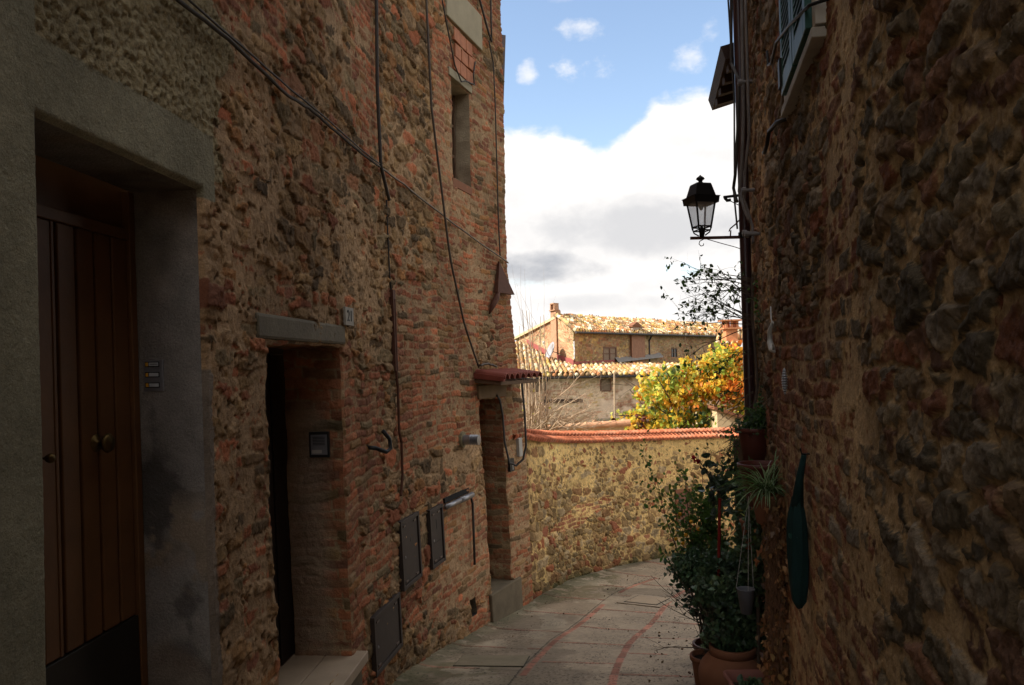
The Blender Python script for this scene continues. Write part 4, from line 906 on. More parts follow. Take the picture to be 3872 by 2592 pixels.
def mas(ss, zz, P0, dr, seed, parent, name='wall', brick=.25, holes=(), pal1=None, mort=.01, mcol=(.36, .26, .15), zt=None, amp=.03, wash=None, bcol=None):
    n = math.hypot(*dr); d = (dr[0]/n, dr[1]/n); nn = (d[1], -d[0])
    def pos(s, z, h):
        if zt is not None: lo, f = zz[0], zt(s); z = lo+(z-lo)*(f-lo)/(zz[-1]-lo)
        return P0[0]+d[0]*s+nn[0]*h, P0[1]+d[1]*s+nn[1]*h, z
    def fld(s, z):
        br = brick(s, z) if callable(brick) else np.full(s.shape, brick)+.6*(fbm(s*.8, z*.8, seed+60)-.5)
        H, c = masonry(s, z, seed, br, np.full(s.shape, mort), w=.26, h=.13, amp=amp, bw=.28, bh=.075, stone=pal1 or [(.42, .27, .115), (.34, .21, .09), (.46, .32, .16), (.27, .18, .08), (.44, .28, .11)], mcol=mcol, bricks=bcol or [(.36, .17, .09), (.32, .14, .08), (.40, .22, .12), (.30, .17, .10)])
        if wash is not None: H, c = wash(s, z, H, c)
        return H, c
    return surf(name, ss, zz, pos, fld, M_wallf, parent, holes)
uh = thing('upper_house', (6, 38, -3), 'ochre stone farmhouse with a sunlit tiled roof rising behind the lower building', 'house')
C0 = (2.62, 33.0); dF = (.637, .770); dG = (-.358, .934)
tw = (2.2, 3.35, 1.3, 2.24); w2 = (8.5, 9.15, 1.72, 2.2)
mas(snap(rng((0, 17.0, .035)), [tw[0], tw[1], w2[0], w2[1]]), snap(rng((.2, 2.95, .03)), [tw[2], tw[3], w2[2], w2[3]]), C0, dF, 901, uh, holes=[tw, w2], brick=lambda s, z: .15+.9*sst(np.abs(s-5.15)/.75, 1.1, .9)+.7*sst(np.abs(s-2.8)/.85, 1.1, .9)*sst(z, 2.2, 2.3)+.5*sst(s, 6, 7)+.5*(fbm(s, z, 3)-.5))
PKL = 1.75; GL = 6.6
def gz(s): return np.where(s < PKL, 2.88+(3.62-2.88)*s/PKL, 3.62-(s-PKL)*(3.62-2.90)/(GL-PKL))
def gpos_flip():
    n = math.hypot(*dG); d = (dG[0]/n, dG[1]/n)
    ss = rng((0, GL, .035)); zz = rng((.2, 4.0, .03))
    def pos(s, z, h): z = .2+(z-.2)*(gz(s)-.2)/3.8; return C0[0]+d[0]*s-d[1]*h, C0[1]+d[1]*s+d[0]*h, z
    def fld(s, z):
        br = .35+.8*(fbm(s*.9, z*.5, 33)-.5)*2+.8*sst(np.abs(s-2.3)/.8, 1.1, .9)
        return masonry(s, z, 933, br, np.full(s.shape, .008), w=.26, h=.13, amp=.04, bw=.28, bh=.075, stone=[(.38, .27, .14), (.30, .21, .11), (.44, .34, .20), (.26, .19, .10)], mcol=(.42, .30, .18), bricks=[(.42, .19, .10), (.38, .16, .09), (.46, .25, .14)])
    surf('wall', ss, zz, pos, fld, M_wallf, uh, flip=True)
gpos_flip()
dFn = Vector((dF[0], dF[1], 0)).normalized(); dGn = Vector((dG[0], dG[1], 0)).normalized(); LF = 17.0
e0 = Vector((C0[0], C0[1], 2.86))-dGn*.28-dFn*.12; pk = Vector((C0[0], C0[1], 0))+dGn*PKL+Vector((0, 0, 3.64))-dFn*.12
tiles('roof', tuple(e0+Vector((0, 0, .02))), tuple(dFn*LF), tuple(pk-e0), LF, (pk-e0).length, 41, uh); eaves(tuple(e0+Vector((0, 0, .03))), tuple(dFn*LF), LF, 4, uh)
mb = MB(); bk = Vector((C0[0], C0[1], 0))+dGn*(GL+.3)+Vector((0, 0, 2.86))-dFn*.2; V = [pk, pk+dFn*LF, bk+dFn*LF, bk]; up = Vector((0, 0, .12))
mb.hexa([V[0]-up, V[1]-up, V[2]-up, V[3]-up]+V); mb.build('rear_roof', M_cream, uh)
mb = MB()
for i in range(56):
    q = pk+dFn*i*.30; mb.tube([q+Vector((0, 0, random.uniform(-.02, .03))), q+dFn*.27+Vector((0, 0, random.uniform(-.02, .03)))], .095, 8, random.choice([(.30, .21, .12), (.24, .17, .10), (.36, .24, .13)]))
mb.build('ridge_tiles', M_tile, uh)
mb = MB(); g0 = e0-dGn*.07+Vector((0, 0, -.04)); mb.tube([g0, g0+dFn*LF], .055, 10); mb.tube([g0+dFn*6.4, g0+dFn*6.4+dGn*.3+Vector((0, 0, -.3)), g0+dFn*6.4+dGn*.32+Vector((0, 0, -1.8))], .045, 8); mb.build('gutter', M_gutter, uh)
def fbox(s0, s1, z0, z1, o0, o1):     # box on the long facade, o outward
    P = []
    for z in (z0, z1):
        for s, o in ((s0, o0), (s0, o1), (s1, o1), (s1, o0)): q = Vector((C0[0], C0[1], z))+dFn*s-dGn*o; P.append(q)
    return P
mb = MB(); mb.hexa(fbox(4.55, 5.75, .2, 2.80, -.05, .16)); mb.build('brick_pilaster', mat('facade_brick', (.30, .15, .09), bump=.01, bscale=16, var=.3, vscale=8), uh)
mb = MB(); mb.hexa(fbox(4.75, 5.6, 2.95, 3.16, -.45, .10)); c2 = mb.build('chimney', mat('chimney_render', (.36, .27, .20), bump=.01, bscale=12), uh)
mb = MB(); a = fbox(4.67, 5.68, 3.16, 3.20, -.5, .14); mb.hexa(a); b = fbox(4.70, 5.65, 3.20, 3.22, -.45, .08); md = [(b[4]+b[7])/2+Vector((0, 0, .20)), (b[5]+b[6])/2+Vector((0, 0, .20))]
mb.add([b[4], b[5], b[6], b[7], md[0], md[1]], [(0, 1, 5, 4), (3, 4, 5, 2), (1, 2, 5), (0, 4, 3)]); mb.build('chimney_cap', M_terra, c2)
ch = Vector((C0[0], C0[1], 0))+dGn*1.95
def rbox(mb, c, w_, d_, z0, z1, tp=1.0):
    P = []
    for z, f in ((z0, 1), (z1, tp)):
        for a, b in ((-1, -1), (1, -1), (1, 1), (-1, 1)): P.append(Vector((c.x, c.y, z))+dFn*a*w_/2*f+dGn*b*d_/2*f)
    mb.hexa(P)
cbrick = mat('chimney_brick', (.40, .22, .13), bump=.015, bscale=16, var=.5, vscale=11)
mb = MB(); rbox(mb, ch+dFn*.08, .36, .60, .8, 3.88); rbox(mb, ch, .40, .64, 3.88, 3.92); c1 = mb.build('chimney', cbrick, uh)
mb = MB(); rbox(mb, ch-dGn*.20, .36, .08, 3.92, 4.17, .9); rbox(mb, ch+dGn*.20, .36, .08, 3.92, 4.17, .9); rbox(mb, ch, .38, .42, 4.17, 4.22)
mb.build('chimney_cap', cbrick, c1)
def facade_window(t0, rect, parent, pane, frame, rows=3, recess=.02):
    a, b, c, d = rect
    mb = MB(); mb.hexa(fbox(a-.02, b+.02, c-.02, d+.02, -.22, -recess)); wv = mb.build('window', pane, parent)
    mb = MB()
    for (x0, x1, z0, z1) in ((a, a+.07, c, d), (b-.07, b, c, d), (a+.07, b-.07, d-.07, d), ((a+b)/2-.035, (a+b)/2+.035, c, d-.07)): mb.hexa(fbox(x0, x1, z0, z1, -recess, .02))
    for k in range(1, rows): z = c+(d-c)*k/rows; mb.hexa(fbox(a+.07, b-.07, z-.015, z+.015, -recess, .01))
    mb.build('window_frame', frame, wv)
facade_window(0, tw, uh, M_shutf, M_frame); facade_window(0, w2, uh, M_glassdk, M_oldwood, 2)
t = thing('satellite_dish', Vector((C0[0], C0[1], 1.55))+dGn*1.6-dFn*.5, 'grey satellite dish on the sunlit gable wall', 'satellite dish')
dc = Vector((C0[0], C0[1], 2.10))+dGn*1.55-dFn*.62; dn = Vector((-.88, -.28, .38)).normalized()
mb = MB(); mb.lathe([(.0, -.09), (.16, -.075), (.30, -.03), (.40, .03), (.405, .036), (.30, -.018), (.16, -.062), (0, -.077)], dc, 24, axis=dn); mb.build('dish', M_dish, t, True)
mb = MB(); mb.tube([dc-Vector((0, 0, .38)), dc+dn*.42-Vector((0, 0, .02))+Vector((0, 0, .28))], .015, 6); mb.lathe([(0, 0), (.06, .02), (.06, .08), (0, .1)], dc+dn*.38+Vector((0, 0, .24)), 12, axis=-dn); mb.build('receiver', M_white, t, True)
mb = MB(); mb.tube([dc-dn*.08, dc-dn*.08+dFn*.5-Vector((0, 0, .1))], .02, 6); mb.build('bracket', M_zinc, t)
# lower house in front
lh = thing('lower_house', (3, 31, -3.4), 'pale brick building with small square windows and tiled lean-to roof below the upper house', 'house')
LWN = [(5.37, 5.75, .46, .88), (2.57, 3.05, .50, .88), (5.3, 5.95, -1.1, -.72), (8.2, 8.6, -1.0, -.6)]
def wash(s, z, H, c):
    n = fbm(s*.9, z*1.1, 71, 4); m = (sst(n, .47, .53)*sst(fbm(s*6, z*8, 72), .25, .45))[..., None]
    return H*(1-m[..., 0]*.8)+.012*m[..., 0], c*(1-m)+np.array((.72, .54, .40))*m*(.85+.3*fbm(s*4, z*4, 5))[..., None]
zl = [q for h in LWN for q in h[2:]]
mas(snap(rng((0, 12.5, .035)), [q for h in LWN for q in h[:2]]), snap(rng((-3.4, -1.2, .1), (-1.2, 1.1, .03)), zl), (-2.0, 30.0), (1, 0), 941, lh, brick=.95, holes=LWN, wash=wash, mcol=(.60, .45, .31), amp=.02, bcol=[(.50, .27, .17), (.44, .22, .14), (.56, .34, .22)])
def lbox(mb, x0, x1, z0, z1, o0, o1): mb.hexa([(x0, 30-o0, z0), (x0, 30-o1, z0), (x1, 30-o1, z0), (x1, 30-o0, z0), (x0, 30-o0, z1), (x0, 30-o1, z1), (x1, 30-o1, z1), (x1, 30-o0, z1)])
for (a, b, c, d) in LWN:
    mb = MB(); lbox(mb, a-2-.02, b-2+.02, c-.02, d+.02, -.2, -.01); wv = mb.build('window', M_glassdk if c < 0 else M_shutf, lh)
    mb = MB(); lbox(mb, a-2-.03, a-2+.02, c, d+.03, -.06, .03); lbox(mb, b-2-.02, b-2+.03, c, d+.03, -.06, .03); lbox(mb, a-2+.02, b-2-.02, d, d+.03, -.06, .03); lbox(mb, a-2+.02, b-2-.02, c-.03, c+.01, -.06, .03); mb.build('window_frame', M_frame if c > 0 else M_white, wv)
mb = MB(); lbox(mb, 1.15, 2.68, .03, .17, -.05, .06); mb.build('wooden_beam', mat('dark_beam', (.05, .03, .02)), lh)
mb = MB(); lbox(mb, 3.15, 4.0, -.68, -.60, -.05, .05); mb.build('window_lintel', M_paleband, lh)
mb = MB(); mb.tube([(-2.1, 29.62, 1.02), (10.5, 29.62, 1.0)], .055, 10); mb.tube([(1.35, 29.66, 1.0), (1.25, 29.86, .8), (1.25, 29.9, -1.6)], .04, 8); mb.build('gutter', M_gutter, lh)
def tws(q, u, v): x, y, z = q; k = np.clip((x-.2)/2.4, 0, 1); z = 1.10+(y-29.65)*(.185*(1-k)+.085*k); z = z-np.clip(x-2.6, 0, 9)*.03; return [x, y, z+(q[2]-1.10)]
tiles('roof', (-2.1, 29.65, 1.10), (5.0, 0, 0), (0, 8.0, 0), 5.0, 8.0, 51, lh, twist=tws)
tiles('roof', (2.9, 29.65, 1.10), (7.6, 0, 0), (0, 4.2, 0), 7.6, 4.2, 52, lh, twist=tws); eaves((-2.1, 29.65, 1.11), (12.6, 0, 0), 12.6, 6, lh)
mb = MB(); q0 = Vector((C0[0], C0[1], 0)); n = 14
def rz_(P): x, y = P.x, P.y; k = min(max((x-.2)/2.4, 0), 1); return 1.10+(y-29.65)*(.185*(1-k)+.085*k)-max(x-2.6, 0)*.03
V = []; Fc = []
for i in range(n+1):
    P = q0+dGn*(5.2*i/n)-dFn*.08; z = rz_(P); V += [(P.x, P.y, z-.1), (P.x, P.y, z+.30+.02*(i % 2))]
for i in range(n): Fc.append((2*i, 2*i+1, 2*i+3, 2*i+2))
mb.add(V, Fc); V = []
for i in range(n+1):
    P = q0+dFn*(3.2*i/n-.08)-dGn*.06; z = rz_(P); V += [(P.x, P.y, z-.1), (P.x, P.y, z+.22-.10*i/n)]
mb.add(V, Fc); fo = mb.build('flashing', M_flash, lh)
mb = MB(); V = []
for i, s_ in enumerate(np.arange(3.2, 7.6, .2)):
    P = q0+dFn*s_; z = rz_(P); w_ = random.uniform(.03, .11); V += [P-dGn*(.25+w_)+Vector((0, 0, rz_(P-dGn*.3)-z+z+.02)), P-dGn*.12+Vector((0, 0, z+.10+w_*.5)), P+Vector((0, 0, z+.14+w_))]
k_ = len(V)//3; mb.add(V, [(3*i+a, 3*i+3+a, 3*i+4+a, 3*i+1+a) for i in range(k_-1) for a in (0, 1)])
mb.build('mortar_fillet', M_lead, lh, True)
mb = MB(); mb.tube([(2.53, 20, -3.3), (2.6, 20, 1.28)], .022, 8); tag(mb.build('thin_pole', M_twig, None), 'thin pale wooden pole standing in front of the lower pale building', 'pole')
# neighbour on the right with the orange chimney
nh = thing('neighbour_house', (9, 29, -3), 'sunlit stone house with an orange brick chimney behind the autumn tree', 'house')
mas(rng((0, 5.5, .04)), rng((-3.0, 2.0, .04)), (7.45, 28.0), (1, 0.05), 951, nh, brick=.2, mcol=(.5, .38, .24))
mb = MB(); mb.add([(7.45, 28, -3), (7.45, 28, 2.0), (9.1, 33, 2.9), (9.1, 33, -3)], [(0, 1, 2, 3)]); mb.build('side_wall', mat('ochre_render', (.36, .26, .16), bump=.02, bscale=8, var=.3), nh)
tiles('roof', (7.2, 27.8, 2.02), (6, .3, 0), (1.1, 3.6, .75), 6.0, 3.7, 61, nh)
oc = mat('orange_brick', (.55, .22, .10), bump=.006, bscale=20, var=.2)
mb = MB(); mb.box((7.95, 28.4, 2.35), (.42, .42, .62)); chn = mb.build('chimney', oc, nh)
mb = MB(); mb.box((7.95, 28.4, 2.68), (.62, .62, .05)); mb.box((7.95, 28.4, 2.97), (.72, .72, .05))
for a in (-.2, 0, .2):
    for b in (-.2, .2): mb.box((7.95+a, 28.4+b, 2.825), (.08, .08, .24)); 
mb.box((7.75, 28.4, 2.825), (.07, .07, .24)); mb.box((8.15, 28.4, 2.825), (.07, .07, .24)); mb.build('chimney_cap', oc, chn)
# far eave on the right
fe = thing('adjoining_house', (3.3, 7.2, -2), 'dark building end with an overhanging eave peeking out behind the brown downpipe', 'house')
mb = MB(); mb.hexa([(2.22, 6.62, -2), (4.2, 6.62, -2), (4.2, 7.7, -2), (2.50, 7.7, -2), (2.22, 6.62, 4.28), (4.2, 6.62, 4.8), (4.2, 7.7, 4.8), (2.50, 7.7, 4.28)]); mb.build('wall', mat('brown_render', (.20, .13, .08), bump=.02, bscale=10), fe)  # one even brown base colour over the whole wall
mb = MB(); mb.hexa([(1.88, 6.62, 4.16), (4.3, 6.62, 4.84), (4.3, 8.0, 4.84), (2.12, 8.0, 4.16), (1.84, 6.62, 4.27), (4.3, 6.62, 4.96), (4.3, 8.0, 4.96), (2.08, 8.0, 4.27)]); mb.build('roof', mat('eave_wood', (.05, .028, .02), var=.3, bump=.004), fe)
for k in range(4): y = 6.70+k*.30; x = 1.93+k*.045; mb = MB(); mb.hexa([(x, y, 4.09), (x+.45, y, 4.21), (x+.45, y+.08, 4.21), (x, y+.08, 4.09), (x, y, 4.17), (x+.45, y, 4.30), (x+.45, y+.08, 4.30), (x, y+.08, 4.17)]); mb.build('rafter', M_rafter, fe)
# cream outbuilding and shed ridge just beyond the garden wall
ob = thing('garden_outbuilding', (5.2, 17.4, -2), 'cream rendered outbuilding with terracotta edge beyond the garden wall, under the autumn tree', 'outbuilding')
mb = MB(); mb.hexa([(4.42, 17, -3.3), (6.5, 17, -3.3), (6.5, 19, -3.3), (4.42, 19, -3.3), (4.42, 17, .50), (6.5, 17, -.2), (6.5, 19, -.2), (4.42, 19, .50)]); mb.build('wall', M_cream, ob)
mb = MB(); mb.hexa([(4.34, 16.9, .50), (6.6, 16.9, -.26), (6.6, 19.1, -.26), (4.34, 19.1, .50), (4.34, 16.9, .57), (6.6, 16.9, -.19), (6.6, 19.1, -.19), (4.34, 19.1, .57)]); mb.build('roof', M_terra, ob)
sh = thing('garden_shed', (1.3, 16.2, -2), 'low shed whose row of weathered ridge tiles shows just over the garden wall', 'shed')
mb = MB(); mb.hexa([(.5, 15.6, -3.3), (2.2, 15.6, -3.3), (2.2, 17.0, -3.3), (.5, 17.0, -3.3), (.5, 15.6, .25), (2.2, 15.6, .32), (2.2, 17.0, -.1), (.5, 17.0, -.1)]); mb.build('wall', M_cream, sh)
mb = MB()
for i in range(6): x0 = .55+i*.29; mb.tube([(x0, 15.55, .285+i*.012), (x0+.31, 15.55, .30+i*.012)], [.062, .072], 12, random.choice([(.50, .27, .16), (.55, .33, .2), (.45, .22, .13)]))
mb.build('ridge_tiles', M_tile, sh)
tiles('roof', (.45, 15.6, .28), (1.8, 0, .06), (0, 1.6, -.35), 1.8, 1.6, 63, sh)

# ------------------------------------------------------------------ vegetation
rd = random.Random(11)
def rv(): 
    while True:
        v = Vector((rd.uniform(-1, 1), rd.uniform(-1, 1), rd.uniform(-1, 1)))
        if .05 < v.length < 1: return v
LOBED = [(0, 0), (.28, .10), (.50, .02), (.42, .30), (.56, .52), (.30, .52), (.20, .82), (0, 1.0), (-.20, .82), (-.30, .52), (-.56, .52), (-.42, .30), (-.50, .02), (-.28, .10)]
OVAL = [(0, 0), (.26, .22), (.34, .5), (.22, .8), (0, 1), (-.22, .8), (-.34, .5), (-.26, .22)]
LANCE = [(0, 0), (.13, .3), (.12, .65), (0, 1), (-.12, .65), (-.13, .3)]
def leaf(mb, p, d, size, col, shp=OVAL, fold=.25):
    d = d.normalized(); a = rv(); sx = d.cross(a)
    if sx.length < 1e-3: return
    sx.normalize(); nz_ = sx.cross(d); V = [p+d*size*.45]
    V += [p+sx*x*size+d*y*size+nz_*(abs(x)*fold*size-.12*size*y*y) for x, y in shp]; n = len(shp)
    mb.add(V, [(0, 1+k, 1+(k+1) % n) for k in range(n)], col)
def vary(c, v=.25): f = 1+rd.uniform(-v, v); return tuple(min(1, x*f*(1+rd.uniform(-.08, .08))) for x in c)
def clump_leaves(mb, c, r, n, size, cols, shp=OVAL, clumps=14, tight=.32, down=0.0, same=.7):
    cs = []
    for _ in range(clumps):
        v = rv().normalized()*rd.uniform(.45, 1.0); cs.append((Vector((c[0]+v.x*r[0], c[1]+v.y*r[1], c[2]+v.z*r[2])), rd.choice(cols), rd.uniform(.6, 1.3)))
    for _ in range(n):
        q, cc, f = rd.choice(cs); g = Vector((rd.gauss(0, tight)*r[0], rd.gauss(0, tight)*r[1], rd.gauss(0, tight)*r[2]))*f
        leaf(mb, q+g, (rv()+Vector((0, 0, -down))), size*rd.uniform(.6, 1.25), vary(cc if rd.random() < same else rd.choice(cols)), shp)
def branch(mb, p, d, L, r, depth, bend=.25, split=3, up=.1, tips=None, seg=6, n=6, lo=.55):
    path = [p]; rs = [r]; q = p; dd = d.normalized()
    for k in range(seg):
        dd = (dd+rv()*bend*.5+Vector((0, 0, up*.3))).normalized(); q = q+dd*L/seg; path.append(q); rs.append(r*(1-.75*(k+1)/seg))
    mb.tube(path, rs, n if r > .012 else 4, caps=False)
    if tips is not None: tips += path[2:]
    if depth > 0:
        for _ in range(split):
            k = rd.randint(1, seg-1); nd = (dd+rv()*1.1).normalized(); branch(mb, path[k], nd, L*rd.uniform(.35, lo), rs[k]*.65, depth-1, bend, split, up, tips, seg, n, lo)
# autumn tree
Tr = thing('autumn_tree', (4.0, 18.0, -3.2), 'leafy vine-like tree in yellow, green and orange autumn colours behind the garden wall', 'tree')
tips = []; mb = MB()
branch(mb, Vector((4.0, 18.2, -3.2)), Vector((0, 0, 1)), 3.6, .10, 0, .15)
for _ in range(13): branch(mb, Vector((4.0, 18.2, -.3+rd.uniform(-.5, .5))), Vector((rd.uniform(-1.4, 1.3), rd.uniform(-.6, .6), rd.uniform(.1, .9))), rd.uniform(1.2, 2.0), .035, 2, .4, 3, .1, tips)
mb.build('trunk', M_bark, Tr, True)
YE = [(.80, .52, .05), (.85, .62, .10), (.70, .55, .08), (.80, .42, .05)]; GR = [(.42, .50, .07), (.28, .38, .05), (.58, .60, .12)]; ORG = [(.80, .28, .04), (.85, .36, .06), (.62, .17, .03)]; DG = [(.08, .13, .03), (.14, .18, .04)]
mb = MB()
for (c, r_, n_, cl) in [((4.8, 18, 1.5), (.45, .5, .42), 420, GR+GR+YE), ((4.0, 18, .95), (.85, .7, .42), 800, YE+YE+GR+GR+ORG), ((4.8, 18.1, 1.0), (.55, .6, .35), 500, ORG+ORG+YE), ((3.25, 17.8, .85), (.45, .5, .35), 300, GR+YE), ((3.2, 17.9, .25), (.75, .6, .30), 440, GR+GR+YE+YE+DG), ((4.4, 18, .2), (.7, .6, .35), 480, YE+GR+GR+DG), ((5.35, 18.2, .9), (.5, .6, .75), 620, DG+YE+GR+ORG), ((5.5, 18.2, 1.7), (.55, .5, .25), 260, ORG+DG+YE), ((2.45, 17.8, .14), (.32, .4, .15), 90, YE+GR), ((3.3, 17.9, 1.25), (.4, .4, .2), 90, GR+YE), ((4.2, 18, 1.45), (.45, .4, .2), 120, GR+YE), ((2.8, 17.8, .2), (.30, .3, .25), 120, [(.16, .04, .03), (.10, .05, .03)]+YE), ((3.55, 17.6, 1.3), (.25, .2, .22), 40, DG+GR), ((5.6, 18, .2), (.5, .5, .4), 300, DG+GR+YE)]:
    clump_leaves(mb, c, r_, int(n_*1.45), .105, cl, LOBED, 30, .24, .6, .45)
mb.build('crown', M_leaf, Tr)
# bare shrub
bs = thing('bare_shrub', (.5, 14.6, -3.2), 'leafless shrub of pale twigs behind the left end of the garden wall', 'shrub')
mb = MB(); mb.tube([(.4, 14.5, -3.3), (.45, 14.5, -.6)], [.07, .05], 8)
for i in range(22):
    x = rd.uniform(-.1, .8); d = Vector((rd.uniform(-.10, .10)+(x-.3)*.12, rd.uniform(-.1, .1), 1)); branch(mb, Vector((x*.6+.15, 14.5+rd.uniform(-.2, .2), -.7)), d, rd.uniform(1.8, 3.5), .017, 1, .10, 4, .25, None, 8, 5, .45)
for i in range(34): branch(mb, Vector((rd.uniform(.0, .6), 14.5, rd.uniform(-.3, .6))), Vector((rd.uniform(.1, 1.3), rd.uniform(-.3, .3), rd.uniform(.1, .9))), rd.uniform(.9, 1.5), .017, 2, .45, 3, .02, None, 6, 5, .6)
mb.build('twigs', M_twig, bs); mb = MB()
for _ in range(16): leaf(mb, Vector((rd.uniform(0, .8), 14.4, rd.uniform(.4, 1.8))), rv(), .07, (.5, .45, .08))
mb.build('leaves', M_leaf, bs)

# ---- pots and plants along the right wall
def pot(name, c, rt, rb, h, m_, label, rim=.012, soil=True, cat='flower pot', group=None, bulge=None, n=28):
    if name == 'wall_pot': group = 'plant pots hung on the right wall'
    t = thing(name, c, label, cat, group); mb = MB()
    pr = [(0, 0), (rb, 0)]
    if bulge: pr += [(rb+(bulge-rb)*math.sin(k/8*math.pi/2)**1.0, h*.62*k/8) for k in range(1, 9)]+[(bulge+(rt*.93-bulge)*(1-math.cos(k/6*math.pi/2)), h*.62+h*.30*k/6) for k in range(1, 7)]
    pr += [(rt*.93, h*.88), (rt*.93, h*.885), (rt+rim*.3, h*.89), (rt+rim*.3, h*.995), (rt, h), (rt-rim*1.2, h), (rt-rim*1.3, h*.86)]
    mb.lathe(pr, c, n); mb.build('pot_body', m_, t, True)
    if soil: mb = MB(); mb.lathe([(rt-rim*1.3, h*.87), (0, h*.885)], c, n); mb.build('soil', M_soil, t)
    return t
def plant(name, label, cat, loc, build, mt=None, group=None):
    t = thing(name, loc, label, cat, group); build(t); return t
DK = [(.05, .09, .04), (.07, .12, .055), (.04, .075, .035), (.10, .16, .07)]; MG = [(.09, .18, .035), (.14, .24, .05), (.07, .14, .03)]
ug = zg(5.4)
pot('terracotta_urn', (1.47, 5.42, ug), .155, .12, -.37-ug, M_terra, 'large bulging terracotta urn standing on the paving under the dark ivy', .014, True, 'urn', None, .235)
def ivy(t):
    mb = MB()
    for _ in range(20): branch(mb, Vector((1.47+rd.uniform(-.1, .1), 5.42, -.42)), Vector((rd.uniform(-.9, .6), rd.uniform(-.2, .9), rd.uniform(.2, 1.2))), rd.uniform(.3, .6), .006, 1, .5, 2, 0, None, 6, 4)
    mb.build('stems', M_bark, t)
    mb = MB()
    for c, r_, n_ in (((1.50, 5.62, -.06), (.19, .22, .28), 2900), ((1.50, 5.50, -.26), (.20, .18, .16), 1300), ((1.44, 5.50, -.33), (.16, .12, .08), 350), ((1.62, 5.5, -.22), (.12, .16, .2), 700)): clump_leaves(mb, c, r_, n_, .042, DK, LOBED, 26, .25, .5)
    mb.build('leaves', M_leafd, t)
plant('ivy_plant', 'dark green ivy spilling over the big terracotta urn', 'ivy', (1.47, 5.42, -.4), ivy)
gp = zg(5.95)
pot('flower_pot', (1.44, 6.02, gp), .13, .09, .30, M_terra, 'terracotta pot on the paving behind the urn, holding the round dark bush')
def box_bush(t):
    mb = MB(); [branch(mb, Vector((1.44, 6.02, gp+.25)), Vector((rd.uniform(-.3, .3), rd.uniform(-.2, .2), 1)), .55, .01, 1, .2, 2, 0, None, 6, 5) for _ in range(7)]; mb.build('stems', M_bark, t)
    mb = MB(); clump_leaves(mb, (1.42, 6.0, .0), (.21, .2, .13), 2600, .038, [(.055, .105, .045), (.08, .14, .06), (.04, .08, .035)], OVAL, 24, .28); clump_leaves(mb, (1.48, 6.0, -.24), (.16, .16, .2), 1300, .038, [(.04, .075, .04), (.03, .06, .035)], OVAL, 14, .3); mb.build('leaves', M_leafd, t)
plant('dark_bush', 'rounded small-leaved dark bush leaning into the alley left of the ivy', 'bush', (1.44, 6.02, gp+.25), box_bush)
pot('flower_pot', (1.56, 6.42, zg(6.42)), .14, .10, .32, M_redpot, 'red brown pot on the paving farthest down the row, holding the citrus shrub')
def citrus(t):
    mb = MB(); tp = []
    for _ in range(16): branch(mb, Vector((1.54, 6.42, zg(6.42)+.3)), Vector((rd.uniform(-.20, .10), rd.uniform(-.15, .15), 1)), rd.uniform(1.0, 1.45), .009, 2, .22, 4, .1, tp, 7, 5, .4)
    mb.build('stems', M_bark, t); mb = MB()
    for q in tp:
        if q.z > -.15 and rd.random() < .75: leaf(mb, q+rv()*.02, rv()+Vector((-.2, 0, .2)), .042*rd.uniform(.6, 1.2), vary(rd.choice(MG+[(.16, .20, .04)])), OVAL)
    clump_leaves(mb, (1.52, 6.35, .12), (.17, .15, .32), 1500, .038, MG, OVAL, 22, .22)
    mb.build('leaves', M_leaf, t)
    for q in ((1.318, 6.3, .36), (1.36, 6.3, .19), (1.335, 6.3, .125), (1.28, 6.3, .16), (1.46, 6.28, .24), (1.40, 6.28, .30), (1.34, 6.3, .08)):
        mb = MB(); mb.lathe([(0, -.016), (.011, -.012), (.016, 0), (.011, .012), (0, .016)], q, 10); mb.build('fruit', mat('orange_fruit', (.75, .33, .02), rough=.5), t, True)
plant('citrus_shrub', 'airy green shrub with small orange fruits in front of the garden wall', 'shrub', (1.56, 6.42, zg(6.42)+.3), citrus)
def rose(t):
    mb = MB(); mb.tube([(1.50, 5.78, -.9), (1.49, 5.75, .2), (1.48, 5.72, .66)], [.012, .010, .008], 6); mb.tube([(1.48, 5.72, .66), (1.42, 5.7, .76), (1.33, 5.7, .87)], .004, 5); mb.tube([(1.48, 5.72, .66), (1.56, 5.72, .80), (1.60, 5.7, .84)], .005, 5); mb.build('stems', M_bark, t)
    mb = MB()
    for c, r_, n_ in (((1.47, 5.72, .62), (.08, .08, .16), 110), ((1.55, 5.72, .70), (.10, .08, .12), 70), ((1.40, 5.7, .80), (.05, .04, .05), 14)): clump_leaves(mb, c, r_, n_, .062, [(.03, .05, .03), (.045, .07, .035)], OVAL, 12, .4, .4)
    leaf(mb, Vector((1.36, 5.7, .895)), Vector((1, 0, .1)), .07, (.03, .055, .03)); mb.build('leaves', M_leafd, t)
    for q in ((1.302, 5.7, .885), (1.335, 5.7, .858), (1.312, 5.7, .852)):
        mb = MB()
        for _ in range(9): leaf(mb, Vector(q)+rv()*.004, rv(), .024, vary((.42, .012, .03)), OVAL, .5)
        mb.build('blossom', M_petal, t)
plant('rose_plant', 'tall dark leaved plant with three small red blossoms reaching toward the wall', 'rose', (1.5, 5.78, -.9), rose)
mb = MB(); mb.tube([(1.42, 5.62, -.85), (1.44, 5.62, .10), (1.463, 5.62, .60)], .011, 8); tag(mb.build('plant_stake', M_redstake, None), 'slim red stake supporting the plant with red blossoms', 'stake')
